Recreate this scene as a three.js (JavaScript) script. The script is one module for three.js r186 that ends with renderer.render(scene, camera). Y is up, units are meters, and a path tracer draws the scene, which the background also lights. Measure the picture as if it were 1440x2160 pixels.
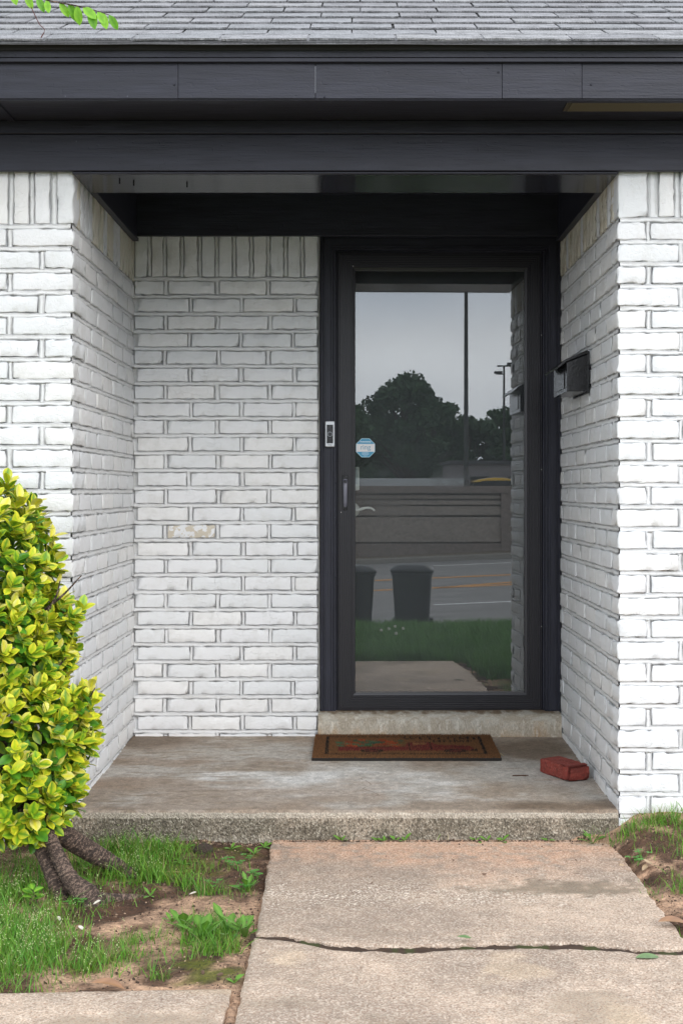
import * as THREE from 'three';
import { mergeGeometries, mergeVertices } from 'three/addons/utils/BufferGeometryUtils.js';
import { RoundedBoxGeometry } from 'three/addons/geometries/RoundedBoxGeometry.js';

// ---------------------------------------------------------------- camera, sky, sun, exposure
const scene = new THREE.Scene();
const camera = new THREE.PerspectiveCamera(40.47, 682 / 1024, 0.05, 600);
camera.position.set(0, 1.206, 4.8);
camera.lookAt(0, 1.206, 0);
camera.setViewOffset(1440, 2160, -30, 45, 1440, 2160);      // shift lens: verticals stay vertical
const renderer = new THREE.WebGLRenderer({ antialias: true });
renderer.toneMapping = THREE.LinearToneMapping;
renderer.toneMappingExposure = 1.2;
renderer.shadowMap.enabled = true;

// ---- noise
function rng(seed) { let a = seed >>> 0; return () => { a = (a + 0x6D2B79F5) | 0; let t = Math.imul(a ^ (a >>> 15), 1 | a); t = (t + Math.imul(t ^ (t >>> 7), 61 | t)) ^ t; return ((t ^ (t >>> 14)) >>> 0) / 4294967296; }; }
const PERM = new Float32Array(65536); { const r = rng(77); for (let i = 0; i < 65536; i++) PERM[i] = r(); }
const hash = (i, j) => PERM[((i * 73 + j * 9973) ^ (i * 5171 + (j << 7))) & 65535];
function vn(x, y) {
  const i = Math.floor(x), j = Math.floor(y), u = x - i, v = y - j, a = u * u * (3 - 2 * u), b = v * v * (3 - 2 * v);
  const p = hash(i, j), q = hash(i + 1, j), r = hash(i, j + 1), s = hash(i + 1, j + 1);
  return p + (q - p) * a + (r - p) * b + (p - q - r + s) * a * b;
}
function fbm(x, y, n = 4) { let s = 0, a = 0.5, t = 0; for (let k = 0; k < n; k++) { s += a * vn(x, y); t += a; a *= 0.5; x = x * 2.03 + 17.1; y = y * 2.03 + 5.7; } return s / t; }
// tileable noise, p cells per tile
const wrap = (a, p) => ((a % p) + p) % p;
function tn(u, v, px, py = px, o = 0) {
  const x = u * px, y = v * py, i = Math.floor(x), j = Math.floor(y), fu = x - i, fv = y - j, a = fu * fu * (3 - 2 * fu), b = fv * fv * (3 - 2 * fv);
  const i0 = wrap(i, px) + o, i1 = wrap(i + 1, px) + o, j0 = wrap(j, py) + o * 3, j1 = wrap(j + 1, py) + o * 3;
  const p = hash(i0, j0), q = hash(i1, j0), r = hash(i0, j1), s = hash(i1, j1);
  return p + (q - p) * a + (r - p) * b + (p - q - r + s) * a * b;
}
const clamp = (x, a = 0, b = 1) => Math.min(b, Math.max(a, x));
const ss = (a, b, x) => { const t = clamp((x - a) / (b - a)); return t * t * (3 - 2 * t); };
const lerp = (a, b, t) => a + (b - a) * t;
const mix3 = (a, b, t) => [lerp(a[0], b[0], t), lerp(a[1], b[1], t), lerp(a[2], b[2], t)];

// ---- overcast sky
{
  const W = 512, H = 256, d = new Float32Array(W * H * 4);
  for (let j = 0; j < H; j++) for (let i = 0; i < W; i++) {
    const el = ((j + 0.5) / H - 0.5) * Math.PI, az = (i + 0.5) / W * 2 * Math.PI, se = Math.max(0, Math.sin(el));
    const cx = Math.cos(az), cz = Math.sin(az), k = 2.6 / (0.28 + se);
    const c = fbm(20 + cx * Math.cos(el) * k, 40 + cz * Math.cos(el) * k, 5);
    const sg = (Math.cos(el) * cx * 9 + Math.sin(el) * 9 + Math.cos(el) * -cz * 13) / 18.2, L = (1.80 - 0.45 * se) * (0.62 + 0.74 * c) * (0.80 + 0.36 * (0.5 + 0.5 * sg)), t = ss(0.35, 0.7, c);
    const col = el < 0 ? [0.55, 0.53, 0.5] : [L * lerp(0.87, 0.96, t), L * lerp(0.945, 0.985, t), L * lerp(1.06, 1.03, t)];
    d.set([...col, 1], (j * W + i) * 4);
  }
  const sky = new THREE.DataTexture(d, W, H, THREE.RGBAFormat, THREE.FloatType);
  sky.mapping = THREE.EquirectangularReflectionMapping; sky.magFilter = THREE.LinearFilter; sky.minFilter = THREE.LinearFilter; sky.needsUpdate = true;
  scene.background = sky; scene.environment = sky;
}
const sun = new THREE.DirectionalLight(0xfff8ee, 1.15);
sun.position.set(9, 9, 13); sun.target.position.set(0, 0, 0);
sun.castShadow = true; sun.shadow.radius = 60; sun.shadow.mapSize.set(2048, 2048);
Object.assign(sun.shadow.camera, { left: -8, right: 8, top: 8, bottom: -8, near: 1, far: 60 });
scene.add(sun, sun.target);

// ---------------------------------------------------------------- helpers
const taken = new Map();
function numbered(n) { const k = taken.get(n) || 0; taken.set(n, k + 1); return k ? `${n}_${String(k).padStart(3, '0')}` : n; }
function shadows(m) { m.castShadow = true; m.receiveShadow = true; return m; }
function thing(name, label, category, group, pos = [0, 0, 0]) {
  const o = new THREE.Group(); o.name = numbered(name); o.position.set(...pos); scene.add(o);
  o.userData = { label, category }; if (group) o.userData.group = group; return o;
}
function part(name, geo, mat, parent) { const m = shadows(new THREE.Mesh(geo, mat)); m.name = name; parent.add(m); return m; }
function solo(name, geo, mat, label, category, group) {
  const m = part(numbered(name), geo, mat, scene); m.userData = { label, category }; if (group) m.userData.group = group; return m;
}
function structure(name, geo, mat, label, category) { const m = part(numbered(name), geo, mat, scene); m.userData = { kind: 'structure', label, category }; return m; }
const G = (pos, idx, uv) => { const g = new THREE.BufferGeometry(); g.setAttribute('position', new THREE.Float32BufferAttribute(pos, 3)); if (uv) g.setAttribute('uv', new THREE.Float32BufferAttribute(uv, 2)); g.setIndex(idx); g.computeVertexNormals(); return g; };
function uvMetres(g, ou = 0, ov = 0, grainY = false) {           // uv in metres, by the way each face points
  const p = g.attributes.position, n = g.attributes.normal, uv = new Float32Array(p.count * 2);
  for (let i = 0; i < p.count; i++) {
    const ax = Math.abs(n.getX(i)), ay = Math.abs(n.getY(i)), az = Math.abs(n.getZ(i));
    let u, v; if (az >= ax && az >= ay) { u = p.getX(i); v = p.getY(i); } else if (ay >= ax) { u = p.getX(i); v = p.getZ(i); } else { u = p.getZ(i); v = p.getY(i); }
    uv[2 * i] = (grainY ? v : u) + ou; uv[2 * i + 1] = (grainY ? u : v) + ov;
  }
  g.setAttribute('uv', new THREE.BufferAttribute(uv, 2)); return g;
}
function plain(g) { const c = g.index ? g.toNonIndexed() : g.clone(); for (const k of Object.keys(c.attributes)) if (!['position', 'normal', 'uv', 'color'].includes(k)) c.deleteAttribute(k); return c; }
const merge = (list) => mergeGeometries(list.map(plain));
let boardSeed = 0;
function box(x0, x1, y0, y1, z0, z1, r = 0.003, grainY = false) {
  const g = new RoundedBoxGeometry(x1 - x0, y1 - y0, z1 - z0, 2, Math.min(r, 0.45 * Math.min(x1 - x0, y1 - y0, z1 - z0)));
  g.translate((x0 + x1) / 2, (y0 + y1) / 2, (z0 + z1) / 2); boardSeed += 0.37; return uvMetres(g, boardSeed, boardSeed * 0.61, grainY);
}
function tube(pts, radii, seg = 10, uvScale = 1) {               // tapered tube through points, radius at each
  const P = pts.map((p) => new THREE.Vector3(...p)), curve = new THREE.CatmullRomCurve3(P), n = (P.length - 1) * 6, pos = [], idx = [], uv = [];
  const fr = curve.computeFrenetFrames(n, false);
  for (let i = 0; i <= n; i++) {
    const t = i / n, c = curve.getPoint(t), k = t * (radii.length - 1), a = Math.min(radii.length - 2, Math.floor(k)), r = lerp(radii[a], radii[a + 1], k - a);
    for (let j = 0; j <= seg; j++) { const th = j / seg * 2 * Math.PI, q = fr.normals[i].clone().multiplyScalar(Math.cos(th) * r).addScaledVector(fr.binormals[i], Math.sin(th) * r).add(c); pos.push(q.x, q.y, q.z); uv.push(th * r * uvScale, t * curve.getLength() * uvScale); }
  }
  for (let i = 0; i < n; i++) for (let j = 0; j < seg; j++) { const a = i * (seg + 1) + j, b = a + seg + 1; idx.push(a, a + 1, b, b, a + 1, b + 1); }
  return G(pos, idx, uv);
}
function tex(w, h, fn, { srgb = true, repeat = true, rep = [1, 1] } = {}) {
  const d = new Uint8Array(w * h * 4);
  for (let j = 0; j < h; j++) for (let i = 0; i < w; i++) { const c = fn((i + 0.5) / w, (j + 0.5) / h, i, j), k = (j * w + i) * 4; if (typeof c === 'number') { d[k] = d[k + 1] = d[k + 2] = clamp(c) * 255; } else { d[k] = clamp(c[0], 0, 255); d[k + 1] = clamp(c[1], 0, 255); d[k + 2] = clamp(c[2], 0, 255); } d[k + 3] = 255; }
  const t = new THREE.DataTexture(d, w, h); if (srgb) t.colorSpace = THREE.SRGBColorSpace;
  t.magFilter = THREE.LinearFilter; t.minFilter = THREE.LinearMipmapLinearFilter; t.generateMipmaps = true;
  t.wrapS = t.wrapT = repeat ? THREE.RepeatWrapping : THREE.ClampToEdgeWrapping; t.repeat.set(...rep); t.needsUpdate = true; return t;
}

// ---------------------------------------------------------------- materials
const paintBump = tex(1024, 1024, (u, v) => {
  let h = 0.30 * tn(u, v, 128, 128, 1) + 0.25 * tn(u, v, 300, 300, 2) + 0.3 * tn(u, v, 40, 60, 3) + 0.25 * tn(u, v, 14, 22, 4);
  const c = Math.abs(tn(u + 0.03 * tn(u, v, 30, 30, 9), v + 0.03 * tn(u, v, 25, 25, 8), 13, 26, 5) - 0.5); if (c < 0.012 && tn(u, v, 9, 9, 6) > 0.6) h -= 0.5;
  const pit = tn(u, v, 90, 90, 7); if (pit > 0.9) h -= (pit - 0.9) * 4; return h;
}, { srgb: false, rep: [2, 2] });
const paintTint = (base, dirt, amount, seed) => tex(512, 512, (u, v) => {
  const b = tn(u, v, 6, 6, seed) * 0.5 + tn(u, v, 20, 20, seed + 1) * 0.3 + tn(u, v, 70, 70, seed + 2) * 0.2, sp = tn(u, v, 170, 170, seed + 3) > 0.93 && tn(u, v, 7, 7, seed + 4) > 0.45 ? 0.5 : 0;
  return mix3(base, dirt, clamp(ss(0.5, 0.85, b) * amount + sp * amount));
}, { rep: [1.7, 1.7] });
const brickMats = [[[233, 234, 236], 11], [[229, 231, 233], 21], [[236, 236, 236], 31]].map(([c, s]) => new THREE.MeshStandardMaterial({ map: paintTint(c, [205, 204, 200], 0.3, s), bumpMap: paintBump, bumpScale: 0.0019, roughness: 0.55 }));
const grimyBrick = new THREE.MeshStandardMaterial({ map: paintTint([222, 218, 204], [168, 156, 134], 0.6, 41), bumpMap: paintBump, bumpScale: 0.0016, roughness: 0.65 });
const peeledBrick = new THREE.MeshStandardMaterial({ map: tex(256, 256, (u, v) => { const e = 0.5 * tn(u, v, 14, 14, 3) + 0.3 * tn(u, v, 40, 40, 4) + 0.2 * tn(u, v, 90, 90, 6); return mix3([231, 232, 234], [205, 196, 180], ss(0.5, 0.56, e)); }, { rep: [2.5, 2.5] }), bumpMap: paintBump, bumpScale: 0.0013, roughness: 0.6 });
const mortarMat = new THREE.MeshStandardMaterial({ map: paintTint([230, 231, 232], [188, 186, 180], 0.4, 51), bumpMap: paintBump, bumpScale: 0.0015, roughness: 0.7 });
const grain = tex(1024, 256, (u, v) => 0.45 * tn(u, v, 10, 64, 1) + 0.3 * tn(u, v, 26, 128, 2) + 0.25 * tn(u, v, 120, 120, 3) + (tn(u, v, 60, 30, 5) > 0.93 ? -0.5 : 0), { srgb: false, rep: [1.1, 3.2] });
const grainTint = (c) => tex(512, 128, (u, v) => { const k = 0.9 + 0.2 * tn(u, v, 12, 40, 4), sp = tn(u, v, 200, 60, 7) > 0.985 && tn(u, v, 13, 7, 3) > 0.75 ? 60 : 0; return c.map((x) => x * k + sp); }, { rep: [0.8, 2] });
const charcoal = new THREE.MeshPhysicalMaterial({ map: grainTint([46, 47, 57]), bumpMap: grain, bumpScale: 0.0009, roughness: 0.45, specularIntensity: 0.7 });
const charcoalSmooth = new THREE.MeshPhysicalMaterial({ map: grainTint([46, 47, 57]), bumpMap: grain, bumpScale: 0.0003, roughness: 0.13 });

const doorMetal = new THREE.MeshPhysicalMaterial({ color: 0x2a292e, roughness: 0.38, bumpMap: grain, bumpScale: 0.0004 });
const blackGloss = new THREE.MeshPhysicalMaterial({ color: 0x0f0f12, roughness: 0.2, bumpMap: paintBump, bumpScale: 0.0006 });
const whiteMetal = new THREE.MeshPhysicalMaterial({ color: 0xf2f0ea, roughness: 0.3 });
const rubber = new THREE.MeshStandardMaterial({ color: 0x101012, roughness: 0.7 });

// ---------------------------------------------------------------- brick geometry
function brickGeo(w, h, d, seed, side = 0, rough = 1) {          // front face at z = 0, reaching back to -d; side = +-1: that end face shows as well
  const r = rng(seed), nx = Math.max(4, Math.round(w / 0.018)), ny = Math.max(4, Math.round(h / 0.018)), nz = side ? Math.max(4, Math.round(d / 0.018)) : 2;
  let g = new THREE.BoxGeometry(w, h, d, nx, ny, nz);
  const p = g.attributes.position, o = r() * 90, e = 0.0055;
  const coord = (x, w, n) => { const i = Math.round((x / w + 0.5) * n); if (i === 0) return -w / 2; if (i === n) return w / 2; return -w / 2 + e + (w - 2 * e) * (i - 1) / (n - 2); };
  for (let i = 0; i < p.count; i++) {
    let x = coord(p.getX(i), w, nx), y = coord(p.getY(i), h, ny), z = nz > 2 ? coord(p.getZ(i), d, nz) : p.getZ(i);
    const ex = w / 2 - Math.abs(x) < 1e-5, ey = h / 2 - Math.abs(y) < 1e-5, ez = d / 2 - z < 1e-5;
    const wob = (fbm(x * 55 + o, y * 55 + o * 1.7 + z * 40, 3) - 0.5) * 0.0105 * rough, chip = Math.max(0, vn(x * 70 + o * 3, y * 70 + z * 70) - 0.58) * 0.03 * rough;
    const round = 0.0024 + chip;
    if (ez && !(ex || ey)) z += wob * 0.55;
    if (side && ex && Math.sign(x) === side && !(ez || ey)) x += wob * 0.5;
    if (ex) { x -= Math.sign(x) * ((ez || ey) ? round : 0) - wob; }
    if (ey) { y -= Math.sign(y) * ((ez || ex) ? round : 0) - wob * 0.8; }
    if (ez && (ex || ey)) z -= round * 1.1;
    if (ex && ey) { x -= Math.sign(x) * 0.011 * (0.2 + vn(o + x * 300, y * 300)); y -= Math.sign(y) * 0.006 * vn(o * 2 + x * 310, y * 290); }
    p.setXYZ(i, x, y, z - d / 2);
  }
  g.deleteAttribute('uv'); g.deleteAttribute('normal'); g = mergeVertices(g, 1e-5);
  const id = g.index.array, keep = [], q = g.attributes.position;
  for (let i = 0; i < id.length; i += 3) if (!(q.getZ(id[i]) < -d + 1e-4 && q.getZ(id[i + 1]) < -d + 1e-4 && q.getZ(id[i + 2]) < -d + 1e-4)) keep.push(id[i], id[i + 1], id[i + 2]);
  g.setIndex(keep); g.computeVertexNormals(); return uvMetres(g, r() * 3, r() * 3);
}
const cacheBricks = new Map();
function brickVariant(w, h, d, v, side = 0, rough = 1) { const k = [w.toFixed(3), h.toFixed(3), d, v, side, rough].join(); if (!cacheBricks.has(k)) cacheBricks.set(k, brickGeo(w, h, d, v * 131 + Math.round(w * 7000) + Math.round(h * 900) + side * 17, side, rough)); return cacheBricks.get(k); }
const BR = rng(4242);
const COURSE = 0.0764, BH = 0.0625, BED = COURSE - BH, BL = 0.2125, HEAD = 0.0165, PITCH = BL + HEAD;
const spotBricks = [];
// face: origin corner, direction along u, outward normal w
function layBrick(wall, f, u0, u1, v0, v1, opt = {}) {
  const w = u1 - u0, h = v1 - v0, base = opt.soldier ? [0.0585, h] : Math.abs(w - BL) < 0.03 ? [BL, BH] : [Math.round(w * 50) / 50 || 0.02, BH];
  const g = brickVariant(base[0], base[1], opt.d || 0.05, Math.floor(BR() * (opt.soldier ? 6 : 18)), opt.side || 0, opt.rough || 1);
  const m = part('brick', g, opt.mat || brickMats[Math.floor(BR() * 3)], wall), c = (u0 + u1) / 2 + (BR() - 0.5) * 0.003, y = (v0 + v1) / 2 + (BR() - 0.5) * 0.003, out = (BR() - 0.5) * 0.0045;
  m.position.set(f.o[0] + f.u[0] * c + f.w[0] * out, y, f.o[1] + f.u[1] * c + f.w[1] * out);
  m.rotation.y = Math.atan2(f.w[0], f.w[1]); m.rotation.order = 'YXZ'; m.rotation.z = (BR() - 0.5) * 0.012; m.rotation.x = (BR() - 0.5) * 0.012;
  m.scale.set(w / base[0], h / base[1], 1); return m;
}
// painted mortar, a rough bead standing a little back from the brick faces, with a thin open crevice against the bricks
function bead(f, list, u0, u1, v0, v1, depth, horizontal) {
  const n = Math.max(2, Math.round((horizontal ? u1 - u0 : v1 - v0) / 0.02)), pos = [], idx = [], o = BR() * 80;
  for (let i = 0; i <= n; i++) {
    const t = i / n, s = lerp(horizontal ? u0 : v0, horizontal ? u1 : v1, t), a = (horizontal ? v0 : u0) + 0.007 * (vn(s * 45 + o, o) - 0.84), b = (horizontal ? v1 : u1) - 0.007 * (vn(s * 45, o + 9) - 0.82);
    const dd = depth - 0.004 * (fbm(s * 50 + o, 3, 2) - 0.5), P = (k, w) => { const u = horizontal ? s : k, v = horizontal ? k : s; pos.push(f.o[0] + f.u[0] * u + f.w[0] * -w, v, f.o[1] + f.u[1] * u + f.w[1] * -w); };
    P(a, dd + 0.02); P(a, dd + 0.0012); P(lerp(a, b, 0.35), dd + 0.0016); P(lerp(a, b, 0.65), dd + 0.0016); P(b, dd + 0.0012); P(b, dd + 0.02);
  }
  for (let i = 0; i < n; i++) for (let k = 0; k < 5; k++) { const a = i * 6 + k, b = a + 6; idx.push(a, b, a + 1, a + 1, b, b + 1); }
  list.push(uvMetres(G(pos, idx), o, o * 2));
}
// ---- L-shaped wall: front pier and the side of the recess, bonded at the corner
function cornerWall(sx, cx, top, label, soldierFront, frontLen) {
  const wall = thing('brick_wall', label, 'wall'), F = { o: [cx, 0], u: [sx, 0], w: [0, 1] }, S = { o: [cx, 0], u: [0, -1], w: [-sx, 0] }, beads = [], DEPTH = 1.335;
  const n = 29;
  const lay = (f, list, v0, v1, end, start) => { for (let i = 0; i < list.length; i++) { const [a, b] = list[i]; layBrick(wall, f, a, Math.min(b, end), v0, v1); const g0 = Math.min(b, end), g1 = i + 1 < list.length ? list[i + 1][0] : end; if (g1 - g0 > 0.006) bead(f, beads, g0 + 0.001, g1 - 0.001, v0 - 0.002, v1 + 0.002, 0.002 + BR() * 0.004, false); } };
  for (let k = 0; k < n; k++) {
    const v1 = top - COURSE * k - BED, v0 = v1 - BH, long = (k + (sx > 0 ? 0 : 1)) % 2 === 1;
    const fl = long ? BL : 0.1, sl = long ? 0.1 : BL;
    // corner brick shows on both faces
    const g = brickVariant(fl, BH, sl, 40 + Math.floor(BR() * 9), -sx), m = part('brick', g, brickMats[Math.floor(BR() * 3)], wall);
    m.position.set(cx + sx * fl / 2 + (BR() - 0.5) * 0.003, (v0 + v1) / 2, (BR() - 0.5) * 0.004); m.rotation.y = (BR() - 0.5) * 0.012;
    const run = (s, end) => { const out = []; let u = s; while (u < end - 0.02) { const h = HEAD * (0.7 + 0.65 * BR()); out.push([u + h, Math.min(end, u + PITCH)]); u += PITCH; } return out; };
    const fr = run(fl, frontLen); bead(F, beads, fl + 0.001, fr[0][0] - 0.001, v0 - 0.002, v1 + 0.002, 0.0035, false); lay(F, fr, v0, v1, frontLen);
    const sr = run(sl, DEPTH); bead(S, beads, sl + 0.001, sr[0][0] - 0.001, v0 - 0.002, v1 + 0.002, 0.0035, false); lay(S, sr, v0, v1, DEPTH);
    bead(F, beads, 0.010, frontLen, v1 - 0.001, v1 + BED + 0.0002, 0.0038, true); bead(S, beads, 0.008, DEPTH, v1 - 0.001, v1 + BED + 0.0002, 0.0038, true);
  }
  const sTop = 2.335;
  soldierFront.forEach(([a, b], i) => { if (i === 0) { const g = brickVariant(b - a, sTop - top, 0.1, 70, -sx), m = part('brick', g, brickMats[1], wall); m.position.set(cx + sx * (a + b) / 2, (top + sTop) / 2, 0); } else layBrick(wall, F, a, b, top, sTop, { soldier: true }); if (i) bead(F, beads, soldierFront[i - 1][1] + 0.001, a - 0.001, top, sTop, 0.006, false); });
  for (let i = 0; i < 17; i++) { const a = 0.062 + i * 0.0752 + 0.008; bead(S, beads, a - 0.013, a - 0.001, top, sTop, 0.006, false); layBrick(wall, S, a, Math.min(a + 0.0605, DEPTH), top, sTop, { soldier: true, mat: BR() < 0.45 ? grimyBrick : brickMats[1], rough: 1.3 }); }
  part('mortar', merge(beads), mortarMat, wall);
  const x1 = cx + sx * 0.02, x2 = cx + sx * (frontLen + 0.02), x3 = cx + sx * 0.2;
  part('wall_core', merge([box(Math.min(x1, x2), Math.max(x1, x2), -0.12, 2.6, -0.2, -0.02), box(Math.min(x1, x3), Math.max(x1, x3), -0.12, 2.6, -1.7, -0.2)]), mortarMat, wall);
  return wall;
}
cornerWall(-1, -0.975, 2.126, 'white painted brick wall behind the yellow and green shrub, turning into the porch recess', [[0, 0.0565], [0.0785, 0.134], [0.1515, 0.2065], [0.225, 0.281], [0.3, 0.356]], 1.25);
cornerWall(1, 0.903, 2.149, 'white painted brick wall that carries the black mailbox and turns the corner by loose brick', [[0, 0.105], [0.141, 0.198], [0.217, 0.273], [0.292, 0.348]], 1.2);
{ // back wall of the recess, left of the door
  const wall = thing('brick_wall', 'white painted brick wall at the back of the porch, with the door frame at its end', 'wall'), X0 = -0.975, X1 = -0.166, Z = -1.31, F = { o: [0, Z], u: [1, 0], w: [0, 1] }, beads = [], top = 2.144;
  const rows = [[-0.836, -0.6065, -0.380], [-0.7277, -0.5, -0.271]];
  for (let k = 0; k < 27; k++) {
    const v1 = top - 0.0766 * k - BED, v0 = v1 - BH, j = rows[k % 2].map((x) => x + (BR() - 0.5) * 0.012); let a = X0 + (k % 2 ? 0.014 : 0.002);
    [...j, X1].forEach((e, i) => {
      const h = HEAD * (0.6 + 0.5 * BR()), b = i === 3 ? X1 : e - h / 2;
      layBrick(wall, F, a, b, v0, v1, { d: 0.095, rough: 1.35, mat: k === 14 && i === 1 ? peeledBrick : undefined });
      if (i < 3) bead(F, beads, b + 0.001, e + h / 2 - 0.001, v0 - 0.002, v1 + 0.002, 0.002 + BR() * 0.004, false); a = e + h / 2;
    });
    bead(F, beads, X0, X1, v1 - 0.001, v1 + BED + 0.0002, 0.0036, true);
  }
  const js = [-0.907, -0.839, -0.763, -0.685, -0.61, -0.534, -0.459, -0.384, -0.308, -0.235, X1]; let a = X0 + 0.002;
  js.forEach((e, i) => { const b = i === 10 ? X1 : e - 0.007; layBrick(wall, F, a, b, top, 2.36, { soldier: true, d: 0.095, rough: 1.3 }); if (i < 10) bead(F, beads, b + 0.001, e + 0.006, top, 2.36, 0.007, false); a = e + 0.007; });
  part('mortar', merge(beads), mortarMat, wall);
  part('wall_core', merge([box(X0 - 0.02, X1 - 0.012, -0.1, 2.6, Z - 0.25, Z - 0.02), box(X1 - 0.03, X1 + 0.02, 0.1, 2.6, -1.6, -1.468), box(-1.3, 1.2, -0.1, 2.6, -1.8, -1.61)]), mortarMat, wall);
}

// ---------------------------------------------------------------- eaves and roof
{
  const roof = thing('roof', 'grey shingle roof with charcoal painted fascia, soffit and beam over the porch', 'roof');
  const XA = -2.35, XB = 2.2;
  // fascia of butted boards
  const joints = [XA, -0.572, -0.13, 0.471, 0.728, XB];
  for (let i = 0; i < 5; i++) { const b = part('fascia_board', box(joints[i] + 0.0004, joints[i + 1] - 0.0004, 2.470, 2.586, 0.30, 0.322 + (i % 2) * 0.0009, 0.002), charcoal, roof); if (i) { const p = part('nail_head', new THREE.SphereGeometry(0.0035, 10, 6), charcoal, b); p.scale.z = 0.35; p.position.set(joints[i] + (i % 2 ? -0.012 : 0.03), 2.555 - 0.04 * (i % 3), 0.3235); } }
  part('fascia_cap', box(XA, XB, 2.5835, 2.598, 0.29, 0.337, 0.003), charcoal, roof);
  { const s = new THREE.Shape(); s.moveTo(0.29, 2.5985); s.lineTo(0.340, 2.5985); s.quadraticCurveTo(0.338, 2.618, 0.352, 2.630); s.lineTo(0.352, 2.634); s.lineTo(0.29, 2.634); const g = new THREE.ExtrudeGeometry(s, { depth: XB - XA, bevelEnabled: false, curveSegments: 8 }); g.rotateY(-Math.PI / 2); g.translate(XB, 0, 0); g.computeVertexNormals(); part('crown_trim', uvMetres(g), charcoal, roof); }
  part('fascia_lip', box(XA, XB, 2.466, 2.4705, 0.285, 0.316, 0.001), charcoal, roof);
  part('soffit', box(XA, XB, 2.476, 2.496, -0.02, 0.298), charcoal, roof);
  part('soffit_batten', box(-1.19, -1.165, 2.471, 2.4755, 0.03, 0.29, 0.001, true), charcoal, roof);
  const vent = part('soffit_vent', box(0.69, 1.12, 2.472, 2.4755, 0.165, 0.283, 0.001), new THREE.MeshStandardMaterial({ color: 0x4a4334, roughness: 0.8 }), roof);
  { const list = []; for (let i = 0; i < 22; i++) list.push(box(0.705, 1.10, 2.4695, 2.4717, 0.172 + i * 0.005, 0.1745 + i * 0.005, 0.0005)); part('vent_mesh', merge(list), new THREE.MeshStandardMaterial({ color: 0x6a6250, roughness: 0.8 }), vent); }
  part('frieze_trim', box(XA, XB, 2.4295, 2.4755, 0.008, 0.042), charcoal, roof);
  part('frieze_board', box(XA, XB, 2.304, 2.429, 0.008, 0.034), charcoal, roof);
  part('bead_trim', box(-0.974, 0.902, 2.2955, 2.3035, 0.004, 0.024, 0.003), charcoal, roof);
  part('header_beam', box(-0.974, 0.902, 2.297, 2.47, -0.288, 0.0035, 0.002), charcoalSmooth, roof);
  part('porch_ceiling', box(-1.1, 1.1, 2.52, 2.54, -1.6, -0.02), charcoal, roof);
  part('recess_frieze', box(-0.974, 0.902, 2.321, 2.52, -1.30, -1.278), charcoal, roof);
  for (const [a, b] of [[-0.974, -0.956], [0.884, 0.902]]) { part('side_frieze', box(a, b, 2.312, 2.52, -1.278, -0.289, 0.002), charcoal, roof); part('side_trim', box(a < 0 ? a : a - 0.008, a < 0 ? b + 0.008 : b, 2.297, 2.3115, -1.278, -0.2895, 0.002), charcoal, roof); }
  { const list = []; for (const x of [-0.83, -0.785, -0.60]) { const c = new THREE.CylinderGeometry(0.0028, 0.0028, 0.012, 8); c.translate(x, 2.2925, -0.12 - 0.03 * Math.sin(x * 40)); list.push(c); } part('nail', merge(list), rubber, roof); }
  // shingles
  const P = Math.atan(0.5), E = 0.136, TW = 0.2795, ex = 0.364, ey = 2.638;
  const shTex = (c, s) => tex(512, 256, (u, v) => { const k = 0.74 + 0.5 * tn(u, v, 180, 90, s) + 0.22 * (tn(u, v, 9, 6, s + 1) - 0.5), d = tn(u, v, 240, 120, s + 3) > 0.8 ? 0.72 : 1; return c.map((x) => x * k * d); });
  const shBump = tex(512, 256, (u, v) => 0.5 * tn(u, v, 200, 100, 5) + 0.5 * tn(u, v, 110, 55, 6), { srgb: false });
  const shMats = [[[139, 139, 142], 3], [[131, 131, 134], 13], [[145, 145, 147], 23], [[136, 137, 140], 33]].map(([c, s]) => new THREE.MeshStandardMaterial({ map: shTex(c, s), bumpMap: shBump, bumpScale: 0.003, roughness: 0.95 }));
  const sr = rng(9), geos = [];
  for (let v = 0; v < 8; v++) {
    const nx = 8, w = TW - 0.0055 - sr() * 0.003, pos = [], idx = [], uv = [], o = sr() * 50, L = 0.185;
    for (let a = 0; a < 3; a++) for (let i = 0; i <= nx; i++) {      // rows: bottom of the butt, top of the butt, upper end
      const x = (i / nx - 0.5) * w, lift = 0.0022 * vn(i * 0.7 + o, 1), sag = 0.0035 * (vn(i * 0.5 + o, 7) - 0.5);
      if (a === 0) pos.push(x, 0.0002 + lift, -sag); else if (a === 1) pos.push(x, 0.0062 + lift, -sag); else pos.push(x, 0.0016, -L);
      uv.push(i / nx * 0.9 + o, a === 2 ? 0.85 : 0.02 * a);
    }
    for (let a = 0; a < 2; a++) for (let i = 0; i < nx; i++) { const k = a * (nx + 1) + i, b = k + nx + 1; idx.push(k, k + 1, b, b, k + 1, b + 1); }
    const e = nx; idx.push(0, nx + 1, 2 * nx + 2, e, 2 * nx + 2 + e, nx + 1 + e, 0, 2 * nx + 2, 2 * nx + 2 + e, 0, 2 * nx + 2 + e, e);
    const g = G(pos, idx, uv); const ng = g.toNonIndexed(); ng.computeVertexNormals(); geos.push(ng);
  }
  const deck = part('roof_deck', (() => { const g = new THREE.BoxGeometry(XB - XA, 0.02, 4.2); g.translate((XA + XB) / 2, -0.0125, -2.1); g.rotateX(P); g.translate(0, ey, ex); return uvMetres(g); })(), new THREE.MeshStandardMaterial({ color: 0x2c2c2c, roughness: 1 }), roof);
  const slope = new THREE.Group(); // only a calculator for positions
  slope.position.set(0, ey, ex); slope.rotation.x = P; slope.updateMatrixWorld();
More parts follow.
